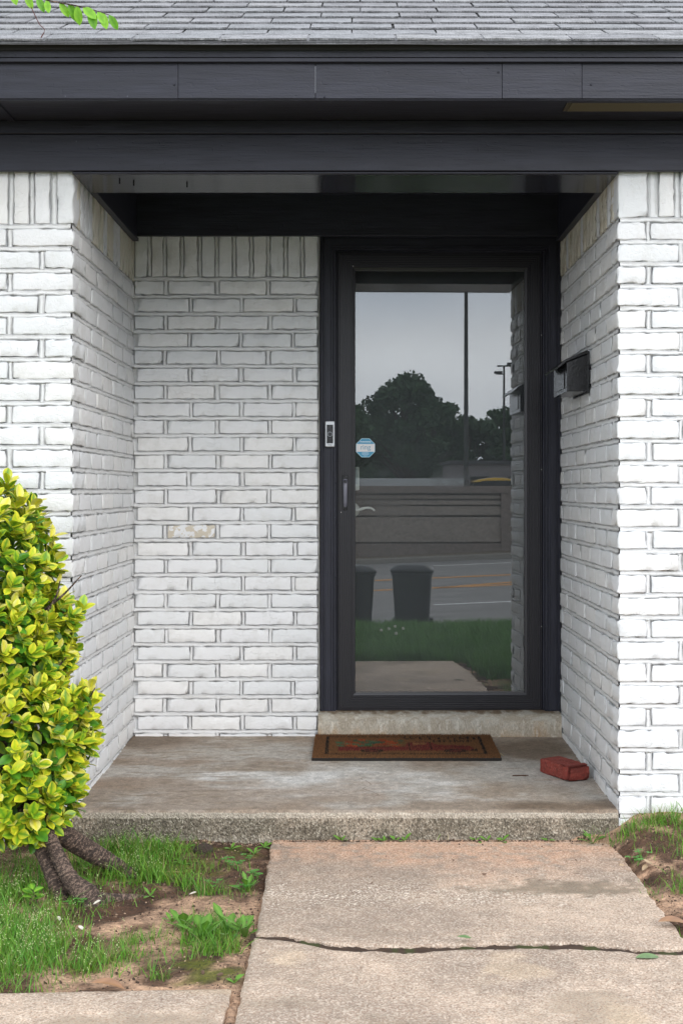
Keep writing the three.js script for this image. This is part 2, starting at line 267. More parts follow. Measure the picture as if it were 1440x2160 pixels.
  for (let c = 0; c < 12; c++) {
    const off = -0.02 + c * 0.5 * TW + (c > 3 ? 0.03 : 0), n = 14;
    for (let i = 0; i < n; i++) {
      const x = -1.95 + (off % TW) + i * TW, m = part('shingle', geos[Math.floor(sr() * 8)], shMats[Math.floor(sr() * 4)], roof);
      const p = new THREE.Vector3(x + (sr() - 0.5) * 0.004, (c === 0 ? 0.006 : 0) + 0.0006, -c * E + 0.012 + (sr() - 0.5) * 0.004); slope.localToWorld(p); m.position.copy(p); m.rotation.x = P - 0.02 - sr() * 0.006; m.rotation.y = (sr() - 0.5) * 0.004;
    }
  }
  { // ragged starter layers at the eave
    const list = []; for (let k = 0; k < 3; k++) { const n = 60, pos = [], idx = []; for (let i = 0; i <= n; i++) { const x = XA + (XB - XA) * i / n, y = -0.004 + k * 0.0042 + 0.0025 * (vn(i * 0.4, k * 9) - 0.5), z = 0.016 - k * 0.004 + 0.006 * vn(i * 0.6, k * 5 + 2); pos.push(x, y, z, x, y + 0.0032, z, x, y + 0.0032, -0.1); } for (let i = 0; i < n; i++) for (let q = 0; q < 2; q++) { const a = i * 3 + q; idx.push(a, a + 3, a + 1, a + 1, a + 3, a + 4); } const g = G(pos, idx); g.rotateX(P); g.translate(0, ey, ex); list.push(uvMetres(g)); }
    part('starter_strip', merge(list), shMats[1], roof);
  }
  part('gable_mass', box(-2.3, 2.1, 2.5, 2.56, -1.9, -0.25), charcoal, roof);
}

// ---------------------------------------------------------------- door
const DZ = -1.405;                                               // face of the storm door
function frameSides(x0, x1, y0, y1, profile, z, bottom) {         // mitred strips of one profile: [inset, depth]
  const out = {}, mk = (fn) => { const pos = [], idx = []; profile.forEach(([u, d]) => { const [a, b] = fn(u); pos.push(...a, z + d, ...b, z + d); }); for (let i = 0; i < profile.length - 1; i++) { const k = i * 2; idx.push(k, k + 1, k + 2, k + 2, k + 1, k + 3); } const g = G(pos, idx).toNonIndexed(); g.computeVertexNormals(); return g; };
  out.left = uvMetres(mk((u) => [[x0 + u, y1 - u], [x0 + u, bottom ? y0 + u : y0]]), 0, 0, true);
  out.right = uvMetres(mk((u) => [[x1 - u, bottom ? y0 + u : y0], [x1 - u, y1 - u]]), 1, 0, true);
  out.top = uvMetres(mk((u) => [[x1 - u, y1 - u], [x0 + u, y1 - u]]), 2, 0);
  if (bottom) out.bottom = uvMetres(mk((u) => [[x0 + u, y0 + u], [x1 - u, y0 + u]]), 3, 0);
  return out;
}
{
  const frame = thing('door_frame', 'charcoal painted wooden frame standing round the storm door', 'door frame');
  const prof = [[0, -0.06], [0, 0.030], [0.004, 0.033], [0.012, 0.033], [0.014, 0.026], [0.020, 0.026], [0.021, 0.030], [0.048, 0.031], [0.050, 0.034], [0.056, 0.034], [0.058, 0.029], [0.0615, 0.029], [0.0635, 0.034], [0.069, 0.034], [0.0705, 0.012], [0.0705, 0.006], [0.0775, 0.006], [0.0775, -0.10], [0.10, -0.10], [0.10, -0.16]];
  const f = frameSides(-0.1585, 0.9105, 0.227, 2.345, prof, DZ, false);
  part('jamb', f.left, charcoal, frame); part('jamb', f.right, charcoal, frame); part('head_jamb', f.top, charcoal, frame);
  const cm = new THREE.MeshStandardMaterial({ color: 0xa9a8a2, roughness: 0.7 }), pts = []; for (let i = 0; i < 40; i++) pts.push([-0.1625 + 0.0016 * vn(i * 0.8, 3), 0.23 + i * 0.0538, -1.325 + 0.002 * vn(i, 9)]);
  part('caulk_bead', tube(pts, [0.0025, 0.0014, 0.0025, 0.0012, 0.0022], 6), cm, frame);
  const hr = rng(31); for (let i = 0; i < 9; i++) { const s = part('screw', new THREE.SphereGeometry(0.004, 10, 6), charcoal, frame); s.scale.z = 0.4; s.position.set(i % 2 ? 0.833 + 0.0 : -0.089, 0.4 + 0.42 * (i >> 1), DZ + 0.0345); }
}
{
  const door = thing('storm_door', 'full-view storm door with fluted charcoal frame and one large mirror-like pane', 'door');
  const prof = [[0, -0.03], [0, 0.001], [0.002, 0.003], [0.006, 0.003], [0.008, 0.0065]];
  for (let i = 0; i < 6; i++) { const u = 0.011 + i * 0.0083; prof.push([u, 0.0075], [u + 0.0046, 0.0075], [u + 0.0052, 0.0015], [u + 0.0078, 0.0015]); }
  prof.push([0.0615, 0.0085], [0.065, 0.0085], [0.0665, 0.001], [0.074, -0.001], [0.0765, -0.002], [0.078, -0.010]);
  const f = frameSides(-0.0795, 0.8305, 0.2275, 2.2665, prof, DZ, true);
  part('stile', f.left, doorMetal, door); part('stile', f.right, doorMetal, door); part('rail', f.top, doorMetal, door); part('rail', f.bottom, doorMetal, door);
  // smudged glass
  const smudge = tex(512, 1024, (u, v) => {
    let s = 0; const blobs = [[0.17, 0.52, 0.05, 0.012], [0.27, 0.585, 0.05, 0.018], [0.35, 0.555, 0.02, 0.03], [0.42, 0.578, 0.035, 0.02], [0.52, 0.555, 0.03, 0.012], [0.56, 0.51, 0.13, 0.035], [0.2, 0.44, 0.13, 0.03], [0.06, 0.45, 0.08, 0.03]];
    for (const [a, b, p, q] of blobs) { const e = ((u - a) / p) ** 2 + ((v - b) / q) ** 2 + (fbm(u * 30 + a * 9, v * 60, 3) - 0.5) * 0.8; s = Math.max(s, ss(1.1, 0.6, e) * (0.25 + 0.75 * vn(u * 60, v * 110))); }
    return 0.07 * s;
  }, { srgb: false, repeat: false });
  const glass = new THREE.MeshPhysicalMaterial({ color: 0xf2f6f7, transmission: 1, thickness: 0, ior: 1.95, roughness: 1, roughnessMap: smudge, metalness: 0.022 });
  const pg = new THREE.PlaneGeometry(0.754, 1.883); const pane = part('glass_pane', pg, glass, door); pane.position.set(0.3755, 1.247, DZ - 0.0085);
  const inner = part('glass_pane', pg, new THREE.MeshPhysicalMaterial({ color: 0xf4f7f7, transmission: 1, thickness: 0, ior: 1.95, roughness: 0 }), door); inner.position.set(0.3755, 1.247, DZ - 0.0165);   // extra pane, added only to strengthen the mirror image
  { const th = 0.0184, px = 0.8305; door.rotation.y = th; door.position.set(px - px * Math.cos(th) - DZ * Math.sin(th), 0, DZ + px * Math.sin(th) - DZ * Math.cos(th)); }   // stands slightly ajar
  const gr = []; for (const [a, b, c, d] of [[-0.0015, 0.752, 0.3045, 0.308], [-0.0015, 0.752, 2.186, 2.1885]]) gr.push(box(a, b, c, d, DZ - 0.0085, DZ - 0.004, 0.001)); part('glazing_bead', merge(gr), new THREE.MeshStandardMaterial({ color: 0x6d6c6c, roughness: 0.6 }), door);
  // pull handle
  const hx = -0.047, handle = part('handle', (() => { const s = [[0, 1.262], [0.0145, 1.232], [0.018, 1.19], [0.014, 1.15], [0.003, 1.132]]; const pos = [], idx = [], n = 24, m = 8; const c = new THREE.CatmullRomCurve3(s.map(([d, y]) => new THREE.Vector3(0, y, d))); for (let i = 0; i <= n; i++) { const p = c.getPoint(i / n), w = 0.0115 * (1 - 0.42 * (i / n)); for (let j = 0; j < m; j++) { const a = j / m * 2 * Math.PI; pos.push(hx + Math.cos(a) * w, p.y, DZ + 0.006 + p.z + Math.sin(a) * 0.0042); } } for (let i = 0; i < n; i++) for (let j = 0; j < m; j++) { const a = i * m + j, b = i * m + (j + 1) % m; idx.push(a, b, a + m, a + m, b, b + m); } return G(pos, idx); })(), new THREE.MeshPhysicalMaterial({ color: 0x73737f, roughness: 0.3 }), door);
  part('handle_plate', box(hx - 0.0125, hx + 0.0125, 1.25, 1.276, DZ + 0.004, DZ + 0.012, 0.003), blackGloss, handle);
  part('latch_button', box(hx - 0.0075, hx + 0.0075, 1.236, 1.252, DZ + 0.012, DZ + 0.021, 0.003), blackGloss, handle);
  part('handle_foot', box(hx - 0.0085, hx + 0.0085, 1.119, 1.14, DZ + 0.004, DZ + 0.013, 0.003), blackGloss, handle);
  const sc = []; for (const [x, y] of [[-0.065, 1.11], [0.827, 0.6], [0.827, 1.3], [0.827, 1.9], [-0.012, 2.205]]) { const s = new THREE.SphereGeometry(0.0022, 8, 5); s.translate(x, y, DZ + 0.008); sc.push(s); } part('rivet', merge(sc), whiteMetal, door);
}
{
  const door = thing('front_door', 'dark inner front door seen through the storm door glass, with white lever and lock', 'door');
  part('panel', box(-0.13, 0.885, 0.225, 2.33, DZ - 0.19, DZ - 0.145), new THREE.MeshPhysicalMaterial({ color: 0x29292c, roughness: 0.45 }), door);
  const z = DZ - 0.145, lock = part('lock_keypad', box(-0.05, 0.0165, 1.207, 1.315, z, z + 0.024, 0.006), whiteMetal, door);
  part('keypad_face', box(-0.042, 0.009, 1.235, 1.306, z + 0.0245, z + 0.027, 0.003), new THREE.MeshStandardMaterial({ color: 0xc8caca, roughness: 0.4 }), lock);
  const rose = new THREE.CylinderGeometry(0.033, 0.034, 0.014, 28); rose.rotateX(Math.PI / 2); rose.translate(-0.016, 1.118, z + 0.007); part('rose', rose, whiteMetal, door);
  part('lever', tube([[-0.016, 1.118, z + 0.01], [-0.012, 1.118, z + 0.045], [0.012, 1.119, z + 0.05], [0.045, 1.128, z + 0.05], [0.07, 1.126, z + 0.05], [0.086, 1.115, z + 0.05]], [0.011, 0.01, 0.008, 0.0055, 0.005, 0.004], 10), whiteMetal, door);
}
{ // video doorbell on the jamb
  const bell = thing('doorbell', 'slim silver and black video doorbell screwed to the charcoal door frame', 'doorbell', null, [-0.114, 1.457, DZ + 0.034]);
  const w = 0.0215, h = 0.0575, body = part('body', box(-w, w, -h, h, -0.004, 0.018, 0.004), new THREE.MeshPhysicalMaterial({ color: 0xc4c6c8, roughness: 0.32, metalness: 0.55 }), bell);
  part('black_face', box(-0.014, 0.014, -0.041, 0.041, 0.0185, 0.0205, 0.002), blackGloss, bell);
  const disc = (r, y, z, hh) => { const g = new THREE.CylinderGeometry(r, r, hh, 24); g.rotateX(Math.PI / 2); g.translate(0, y, z); return g; };
  const lens = part('lens', disc(0.0068, 0.025, 0.0215, 0.003), new THREE.MeshPhysicalMaterial({ color: 0x3a3a42, roughness: 0.15 }), bell); part('lens_pupil', disc(0.0034, 0.025, 0.0235, 0.0015), blackGloss, lens);
  const btn = part('button', disc(0.0112, -0.001, 0.0215, 0.003), new THREE.MeshStandardMaterial({ color: 0x8b8e92, roughness: 0.35, metalness: 0.4 }), bell); part('button_cap', disc(0.0088, -0.001, 0.0235, 0.002), new THREE.MeshStandardMaterial({ color: 0x232427, roughness: 0.35 }), btn);
  const c = document.createElement('canvas'); c.width = 128; c.height = 48; const k = c.getContext('2d'); k.fillStyle = '#c4c6c8'; k.fillRect(0, 0, 128, 48); k.fillStyle = '#4a4d52'; k.font = '38px sans-serif'; k.textAlign = 'center'; k.fillText('ring', 64, 32);
  const t = new THREE.CanvasTexture(c); t.colorSpace = THREE.SRGBColorSpace; const pl = part('lettering', new THREE.PlaneGeometry(0.026, 0.00975), new THREE.MeshStandardMaterial({ map: t, roughness: 0.35, metalness: 0.4 }), bell); pl.position.set(0, -0.0485, 0.0184);
}
{ // octagonal sticker on the glass
  const c = document.createElement('canvas'); c.width = c.height = 512; const k = c.getContext('2d'); k.fillStyle = '#4d9fc4'; k.fillRect(0, 0, 512, 512);
  const oct = (r) => { k.beginPath(); for (let i = 0; i < 8; i++) { const a = Math.PI / 8 + i * Math.PI / 4; k.lineTo(256 + r * Math.cos(a), 256 + r * Math.sin(a)); } k.closePath(); };
  k.strokeStyle = '#bfe2f2'; k.lineWidth = 26; oct(258); k.stroke(); k.save(); oct(244); k.clip(); k.fillStyle = '#e6e4e4'; k.fillRect(0, 158, 512, 196); k.restore();
  k.textAlign = 'center'; k.fillStyle = '#ffffff'; k.font = 'bold 44px sans-serif'; k.fillText('Protected by', 256, 118); k.fillStyle = '#4a93b4'; k.font = '150px sans-serif'; k.fillText('ring', 256, 296);
  k.fillStyle = '#e8f4fa'; k.font = 'bold 30px sans-serif'; k.fillText('Audio/Video', 256, 392); k.fillText('Surveillance', 256, 424); k.font = '28px sans-serif'; k.fillText('ring.com', 256, 462);
  const t = new THREE.CanvasTexture(c); t.colorSpace = THREE.SRGBColorSpace;
  const g = new THREE.CircleGeometry(0.0455, 8, Math.PI / 8); const m = solo('window_sticker', g, new THREE.MeshStandardMaterial({ map: t, roughness: 0.45 }), 'blue octagonal security sticker stuck on the storm door glass', 'sticker'); m.position.set(0.0435, 1.397, DZ + 0.0078); m.rotation.y = 0.0184;
}

// ---------------------------------------------------------------- porch slab and sill
const speck = (i, j) => PERM[(i * 7919 + j * 104729) & 65535];
{
  // texture runs over the top (z -1.35..0) and on down the front face (0..0.16), in metres along s
  const TX = 1.9, TS = 1.52, W = 1280, H = 1024;
  const stain = (x, s) => fbm(x * 3.1 + 3, s * 3.1 + 8, 5);
  const conc = (u, v, i, j) => {
    const x = -0.985 + u * TX, s = -1.36 + v * TS, n = stain(x, s), f = fbm(x * 60, s * 60, 3), g = speck(i, j), g2 = speck(i >> 1, j >> 1);
    if (s > -0.004) { // broken, lichen-dark front face
      const pit = fbm(x * 190, s * 190, 3), low = ss(0.05, 0.1, s) * 0.6; let c = mix3([150, 138, 122], [112, 104, 90], ss(0.35, 0.62, fbm(x * 6, s * 9 + 4, 4)));
      c = mix3(c, [70, 63, 53], ss(0.52, 0.7, pit) * 0.7); c = mix3(c, [206, 199, 184], ss(0.60, 0.72, fbm(x * 260 + 9, s * 260, 2)) * 0.5); c = mix3(c, [205, 200, 190], low * ss(0.5, 0.65, fbm(x * 8, s * 30, 3)));
      if (s < 0.012) c = mix3(c, [196, 186, 172], 0.6); return c.map((q) => q * (0.86 + 0.28 * g2));
    }
    let c = mix3([160, 154, 146], [138, 125, 111], ss(0.38, 0.68, n));
    const pale = ss(0.85, 0.1, Math.hypot((x + 0.12) / 0.85, (s + 0.42) / 0.42) + (stain(x * 2.3, s * 4) - 0.5) * 1.3); c = mix3(c, [192, 190, 187], pale * 0.95);
    const warm = ss(0.5, 0.72, fbm(x * 2.2 + 31, s * 5 + 3, 5)); c = mix3(c, [130, 110, 92], warm * 0.5);
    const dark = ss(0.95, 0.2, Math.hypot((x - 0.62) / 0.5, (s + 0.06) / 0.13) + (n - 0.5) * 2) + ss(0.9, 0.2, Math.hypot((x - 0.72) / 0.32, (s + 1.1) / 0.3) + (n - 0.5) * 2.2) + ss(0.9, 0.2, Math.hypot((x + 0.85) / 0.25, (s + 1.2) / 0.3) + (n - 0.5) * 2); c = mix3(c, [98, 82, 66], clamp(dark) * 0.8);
    const rip = ss(0.55, 0.75, fbm(x * 14, s * 55 + x * 6, 3)) * ss(-0.2, -0.5, x); c = mix3(c, [112, 98, 82], rip * 0.5);
    const crack = Math.abs(x - 0.02 - 0.05 * (fbm(s * 9, 2, 3) - 0.5) * 4 - 0.12 * (s + 0.3)); if (s > -0.5 && s < -0.08 && crack < 0.0016) c = mix3(c, [86, 76, 66], 0.6);
    return c.map((q) => q * 1.08 * (0.88 + 0.24 * g2) * (0.86 + 0.28 * f));
  };
  const map = tex(W, H, conc, { repeat: false });
  const bump = tex(W, H, (u, v, i, j) => { const x = -0.985 + u * TX, s = -1.36 + v * TS; return s > -0.004 ? 0.6 * fbm(x * 190, s * 190, 3) + 0.4 * speck(i >> 1, j >> 1) : 0.4 + 0.15 * fbm(x * 40, s * 40, 3) + 0.06 * speck(i, j); }, { srgb: false, repeat: false });
  const rough = tex(256, 256, (u, v) => 0.62 + 0.3 * fbm(u * 7, v * 9, 4), { srgb: false, repeat: false });
  const mat = new THREE.MeshStandardMaterial({ map, bumpMap: bump, bumpScale: 0.006, roughness: 1, roughnessMap: rough });
  const prof = []; for (let i = 0; i <= 40; i++) { const z = lerp(-1.36, -0.016, i / 40); prof.push([z, lerp(0.1255, 0.1005, (z + 1.31) / 1.31), z]); }
  for (let i = 1; i <= 6; i++) { const a = i / 6 * Math.PI / 2; prof.push([-0.016 + 0.018 * Math.sin(a), 0.1005 - 0.016 * (1 - Math.cos(a)), -0.016 + 0.02 * i / 6]); }
  for (let i = 1; i <= 9; i++) prof.push([0.003, 0.084 - i * 0.021, 0.004 + i * 0.016]);
  const nx = 190, pos = [], uv = [], idx = [];
  prof.forEach(([z, y, s], k) => { for (let i = 0; i <= nx; i++) { const x = lerp(-0.979, 0.906, i / nx), edge = k > 40 ? 1 : k > 38 ? 0.4 : 0, a = fbm(x * 38, s * 38, 3) - 0.5; pos.push(x, y + (k > 46 ? 0 : a * 0.0022 * (1 + edge)) - (k > 41 && k < 47 ? Math.max(0, vn(x * 26, 4) - 0.72) * 0.014 : 0), z + edge * a * 0.009 + (k > 42 ? 0.006 * (vn(x * 5, 8) - 0.5) : 0)); uv.push((x + 0.985) / TX, (s + 1.36) / TS); } });
  for (let k = 0; k < prof.length - 1; k++) for (let i = 0; i < nx; i++) { const a = k * (nx + 1) + i, b = a + nx + 1; idx.push(a, b, a + 1, a + 1, b, b + 1); }
  structure('porch_slab', G(pos, idx, uv), mat, 'weathered stained concrete porch step in the recess below the door', 'step');
  // sill under the door
  const sm = new THREE.MeshStandardMaterial({ map: tex(1024, 128, (u, v, i, j) => { const n = fbm(u * 30, v * 5, 4); let c = mix3([196, 190, 177], [178, 167, 150], ss(0.35, 0.65, n)); c = mix3(c, [168, 134, 98], ss(0.3, 0.0, v + (n - 0.5) * 0.5) * 0.7); c = mix3(c, [216, 211, 200], ss(0.62, 0.72, fbm(u * 70, v * 8 + 3, 3)) * 0.6); c = mix3(c, [120, 98, 76], ss(0.8, 0.95, v + (n - 0.5) * 0.4) * 0.8); return c.map((q) => q * (0.9 + 0.2 * speck(i >> 1, j >> 1))); }, { repeat: false }), bumpMap: paintBump, bumpScale: 0.002, roughness: 0.85 });
  const sp = [[-1.291, 0.10], [-1.292, 0.13], [-1.296, 0.195], [-1.300, 0.212], [-1.308, 0.2205], [-1.325, 0.2245], [-1.43, 0.2262]], p2 = [], u2 = [], i2 = [];
  sp.forEach(([z, y], k) => { for (let i = 0; i <= 90; i++) { const x = lerp(-0.1655, 0.902, i / 90), a = fbm(x * 30, k * 3, 3) - 0.5; p2.push(x, y + a * 0.004 * (k > 2 && k < 6 ? 1 : 0.2), z + a * 0.004); u2.push(i / 90, k / 6); } });
  for (let k = 0; k < 6; k++) for (let i = 0; i < 90; i++) { const a = k * 91 + i, b = a + 91; i2.push(a, a + 1, b, b, a + 1, b + 1); }
  structure('door_sill', G(p2, i2, u2), sm, 'pale concrete sill ledge under the storm door', 'sill');
}

// ---------------------------------------------------------------- ground
const crackZ = (x) => { const P = [[-0.6, 1.03], [-0.276, 1.041], [-0.166, 1.069], [-0.062, 1.138], [0.124, 1.157], [0.313, 1.131], [0.627, 1.127], [0.731, 1.168], [1.2, 1.17]]; for (let i = 0; i < P.length - 1; i++) if (x <= P[i + 1][0]) return lerp(P[i][1], P[i + 1][1], (x - P[i][0]) / (P[i + 1][0] - P[i][0])); return 1.17; };
const inSlab = (x, z, m = 0) => (x > -0.283 + m && x < 0.872 - m && z > 0.03 + m && z < 2.28 - m) || (x < -0.30 - m && x > -4 && z > 1.435 + m && z < 2.30 - m);
const spill = (x, z) => ss(0.0, 0.07, x - (0.885 - 0.19 * Math.exp(-z / 0.13)) + 0.05 * (fbm(x * 9, z * 9, 3) - 0.5));
function roadY(x) { return -1.1 + 0.04 * clamp(x - 0.8, -30, 40); }
function terrain(x, z) {
  let y = -0.022 + 0.03 * (fbm(x * 2.3 + 5, z * 2.3, 3) - 0.5) + 0.022 * (fbm(x * 13, z * 13 + 7, 4) - 0.5) + 0.010 * (fbm(x * 48, z * 48, 3) - 0.5);
  y += 0.02 * Math.exp(-(((x + 0.5) / 0.16) ** 2 + ((z - 0.15) / 0.12) ** 2)) + 0.012 * ss(0.07, 0.0, z);
  if (x > 0.6) y += 0.085 * ss(0.5, -0.1, z) * ss(0.84, 1.0, x) + 0.028 * spill(x, z) * ss(1.2, 0.3, z);
  if (inSlab(x, z, 0.012) && !(x > 0.68 && z < 0.6 && spill(x, z) > 0.03)) y = Math.min(y, -0.03);
  if (z > 4.3) { const t = clamp((z - 4.3) / 9.2); y = lerp(y, roadY(x) - 0.03, t * t * (3 - 2 * t) * 0.35 + t * 0.65); }
  if (z > 36.6) y = lerp(roadY(x), 0.2, ss(37.6, 37.9, z));
  return y;
}
{
  const moss = [[-0.463, 0.12, 0.12], [-0.55, 0.33, 0.13], [-0.622, 1.157, 0.06], [-0.416, 1.213, 0.07], [-0.368, 1.30, 0.09], [-0.70, 1.22, 0.08], [-0.75, 0.2, 0.15]];
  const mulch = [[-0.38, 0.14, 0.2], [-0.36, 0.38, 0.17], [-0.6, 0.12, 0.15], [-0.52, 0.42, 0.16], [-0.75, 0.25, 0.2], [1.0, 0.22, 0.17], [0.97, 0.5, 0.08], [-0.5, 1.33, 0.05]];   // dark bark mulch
  const xs = [], zs = []; for (let x = -1.5; x <= 1.45; x += 0.0165) xs.push(x); for (let z = -0.06; z <= 2.4; z += 0.0165) zs.push(z);
  for (const e of [1.6, 1.8, 2.2, 3, 4, 6, 9, 14, 22, 40, 80, 160, 300]) { xs.push(e); xs.unshift(-e); }
  zs.unshift(-0.3, -1.6); zs.sort((a, b) => a - b); for (let z = 2.6; z < 14.5; z += 0.4) zs.push(z); for (const e of [16, 20, 26, 32, 36.5, 37.4, 37.6, 37.7, 37.8, 37.95, 40, 50, 70, 110, 200, 320]) zs.push(e);
  const pos = [], col = [], uv = [], idx = [], nx = xs.length, lin = (c) => c.map((q) => ((q / 255 + 0.055) / 1.055) ** 2.4);
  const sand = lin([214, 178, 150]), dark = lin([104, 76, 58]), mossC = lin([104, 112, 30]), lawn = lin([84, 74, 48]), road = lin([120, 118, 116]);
  for (const z of zs) for (const x of xs) {
    pos.push(x, terrain(x, z), z); uv.push(x, z);
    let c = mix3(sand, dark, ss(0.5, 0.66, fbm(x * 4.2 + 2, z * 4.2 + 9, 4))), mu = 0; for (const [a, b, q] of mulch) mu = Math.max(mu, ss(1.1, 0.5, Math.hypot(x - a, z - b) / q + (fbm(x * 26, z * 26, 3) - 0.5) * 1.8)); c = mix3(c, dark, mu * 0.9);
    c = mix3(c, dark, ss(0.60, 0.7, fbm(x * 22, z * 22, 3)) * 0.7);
    let m = 0; for (const [a, b, r] of moss) m = Math.max(m, ss(1.15, 0.3, Math.hypot(x - a, (z - b) * 1.3) / r + (fbm(x * 20, z * 20, 3) - 0.5) * 1.6)); c = mix3(c, mossC, m * 0.9);
    c = mix3(c, lawn, ss(2.2, 2.6, z)); if (z > 37.6) c = mix3(c, lin([70, 80, 40]), 1); col.push(...c);
  }
  for (let j = 0; j < zs.length - 1; j++) for (let i = 0; i < nx - 1; i++) { const a = j * nx + i, b = a + nx; idx.push(a, b, a + 1, a + 1, b, b + 1); }
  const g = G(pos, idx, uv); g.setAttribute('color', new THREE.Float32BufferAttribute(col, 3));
  const map = tex(1024, 1024, (u, v, i, j) => { const n = 0.4 * tn(u, v, 24, 24, 2) + 0.35 * tn(u, v, 90, 90, 3) + 0.25 * tn(u, v, 260, 260, 4); let k = 0.62 + 0.62 * n; if (tn(u, v, 150, 150, 6) > 0.9) k *= 0.5; if (tn(u, v, 190, 190, 8) > 0.93) k *= 1.3; const q = clamp(k, 0, 1.15) * 222; return [q, q * 0.98, q * 0.96]; });
  const bump = tex(1024, 1024, (u, v) => 0.3 * tn(u, v, 40, 40, 2) + 0.35 * tn(u, v, 110, 110, 3) + 0.35 * tn(u, v, 280, 280, 4), { srgb: false });
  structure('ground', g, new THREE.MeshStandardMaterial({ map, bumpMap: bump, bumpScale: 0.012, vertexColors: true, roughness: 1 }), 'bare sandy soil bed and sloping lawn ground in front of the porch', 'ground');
}
// ---------------------------------------------------------------- path of cracked concrete slabs
{
  const X0 = -2.2, TX = 3.2, TZ = 2.4, W = 2048, H = 1536;
  const body = (x, z) => fbm(x * 2.4 + 4, z * 2.4 + 1, 5);
  const map = tex(W, H, (u, v, i, j) => {
    const x = X0 + u * TX, z = v * TZ, n = body(x, z), g = speck(i, j), g2 = speck(i >> 1, j >> 1), g3 = vn(x * 260, z * 260), f = fbm(x * 26, z * 26, 3);
    let c = mix3([170, 151, 134], [146, 130, 116], ss(0.36, 0.66, n));
    c = mix3(c, [178, 142, 118], ss(0.62, 0.2, z + (n - 0.5) * 0.9) * 0.85 * ss(0.25, 0.7, f + 0.15));            // washed-on sand
    const agg = ss(0.55, 0.0, Math.abs(z - 0.66 - 0.05 * (n - 0.5)) / 0.28 + Math.max(0, x - 0.45) * 0.9 + (f - 0.5) * 1.2);                // worn to the aggregate
    if (g3 > 0.56) c = mix3(c, [216, 204, 190], clamp((g3 - 0.56) * 5) * (0.38 + 0.6 * agg)); if (g3 < 0.3) c = mix3(c, [112, 86, 70], (0.3 - g3) * 2.6 * (0.7 + 0.6 * agg));
    const dk = ss(1.0, 0.25, Math.hypot((x - 0.62) / 0.36, (z - 0.58) / 0.095) + (f - 0.5) * 1.4) * 0.6 + ss(0.58, 0.72, fbm(x * 2.1 + 50, z * 3.2 + 20, 5)) * ss(0.9, 1.2, z) * 0.3; c = mix3(c, [98, 88, 72], clamp(dk * (0.35 + 0.9 * g3) * (0.6 + 0.8 * g2)));
    if (z > 1.0) c = mix3(c, [190, 168, 140], ss(0.66, 0.78, fbm(x * 5 + 9, z * 5, 3)) * 0.35);
    if (vn(x * 60 + 7, z * 60) > 0.955 && z < 0.6) c = mix3(c, [84, 60, 46], 0.7);
    return c.map((q) => q * 1.1 * (0.86 + 0.2 * g2 + 0.1 * g) * (0.92 + 0.16 * f));
  }, { repeat: false });
  const bump = tex(W, H, (u, v, i, j) => { const x = X0 + u * TX, z = v * TZ; return 0.4 * vn(x * 260, z * 260) + 0.25 * fbm(x * 70, z * 70, 3) + 0.2 * speck(i >> 1, j >> 1) + 0.2 * fbm(x * 14, z * 14, 2); }, { srgb: false, repeat: false });
  const mat = new THREE.MeshStandardMaterial({ map, bumpMap: bump, bumpScale: 0.0055, roughness: 0.92 });
  const path = new THREE.Group(); path.name = 'path'; path.userData = { kind: 'structure', label: 'cracked sandy concrete path leading up to the porch step', category: 'path' }; scene.add(path);
  function slab(xl, xr, za, zb, yTop, nx, nz) {
    const pos = [], uv = [], idx = [], ring = (t, s) => Math.min(t, 1 - t, s, 1 - s);
    for (let j = 0; j <= nz; j++) for (let i = 0; i <= nx; i++) {
      const q = (k, n) => k === 0 ? 0 : k === n ? 1 : lerp(0.006, 0.994, (k - 1) / (n - 2)), s = q(i, nx), t = q(j, nz);
      let x = lerp(-0.27, 0.87, s), z = lerp(za(x), zb(x), t); x = lerp(xl(z), xr(z), s); z = lerp(za(x), zb(x), t);
      const e = i === 0 || j === 0 || i === nx || j === nz, w = fbm(x * 24, z * 24, 3) - 0.5; let y = yTop(x, z) + w * 0.003;
      if (e) y -= 0.004 + Math.max(0, vn(x * 40, z * 40) - 0.55) * 0.014;
      pos.push(x + (i === 0 || i === nx ? w * 0.012 : 0), y, z + (j === 0 || j === nz ? w * 0.012 : 0)); uv.push((x - X0) / TX, z / TZ);
    }
    for (let j = 0; j < nz; j++) for (let i = 0; i < nx; i++) { const a = j * (nx + 1) + i, b = a + nx + 1; idx.push(a, b, a + 1, a + 1, b, b + 1); }
    const rim = []; for (let i = 0; i < nx; i++) rim.push(i); for (let j = 0; j < nz; j++) rim.push(j * (nx + 1) + nx); for (let i = nx; i > 0; i--) rim.push(nz * (nx + 1) + i); for (let j = nz; j > 0; j--) rim.push(j * (nx + 1));
    const base = pos.length / 3; for (const k of rim) { pos.push(pos[3 * k], pos[3 * k + 1] - 0.09, pos[3 * k + 2]); uv.push(uv[2 * k], uv[2 * k + 1] + 0.036); pos.push(pos[3 * k], pos[3 * k + 1], pos[3 * k + 2]); uv.push(uv[2 * k], uv[2 * k + 1]); }
    for (let k = 0; k < rim.length; k++) { const a = base + 2 * k, b = base + 2 * ((k + 1) % rim.length); idx.push(a, a + 1, b, b, a + 1, b + 1); }
    part('slab', G(pos, idx, uv), mat, path);
  }
  const jag = (x) => crackZ(x) + 0.010 * (fbm(x * 30, 5, 3) - 0.5);
  slab((z) => -0.288 + 0.018 * z, (z) => 0.878, () => 0.006, (x) => jag(x) - 0.006 - 0.014 * vn(x * 19, 3), (x, z) => 0.002 + 0.004 * ss(0.2, 1.1, z) - 0.006 * Math.exp(-(((z - 0.62) / 0.12) ** 2)), 110, 100);
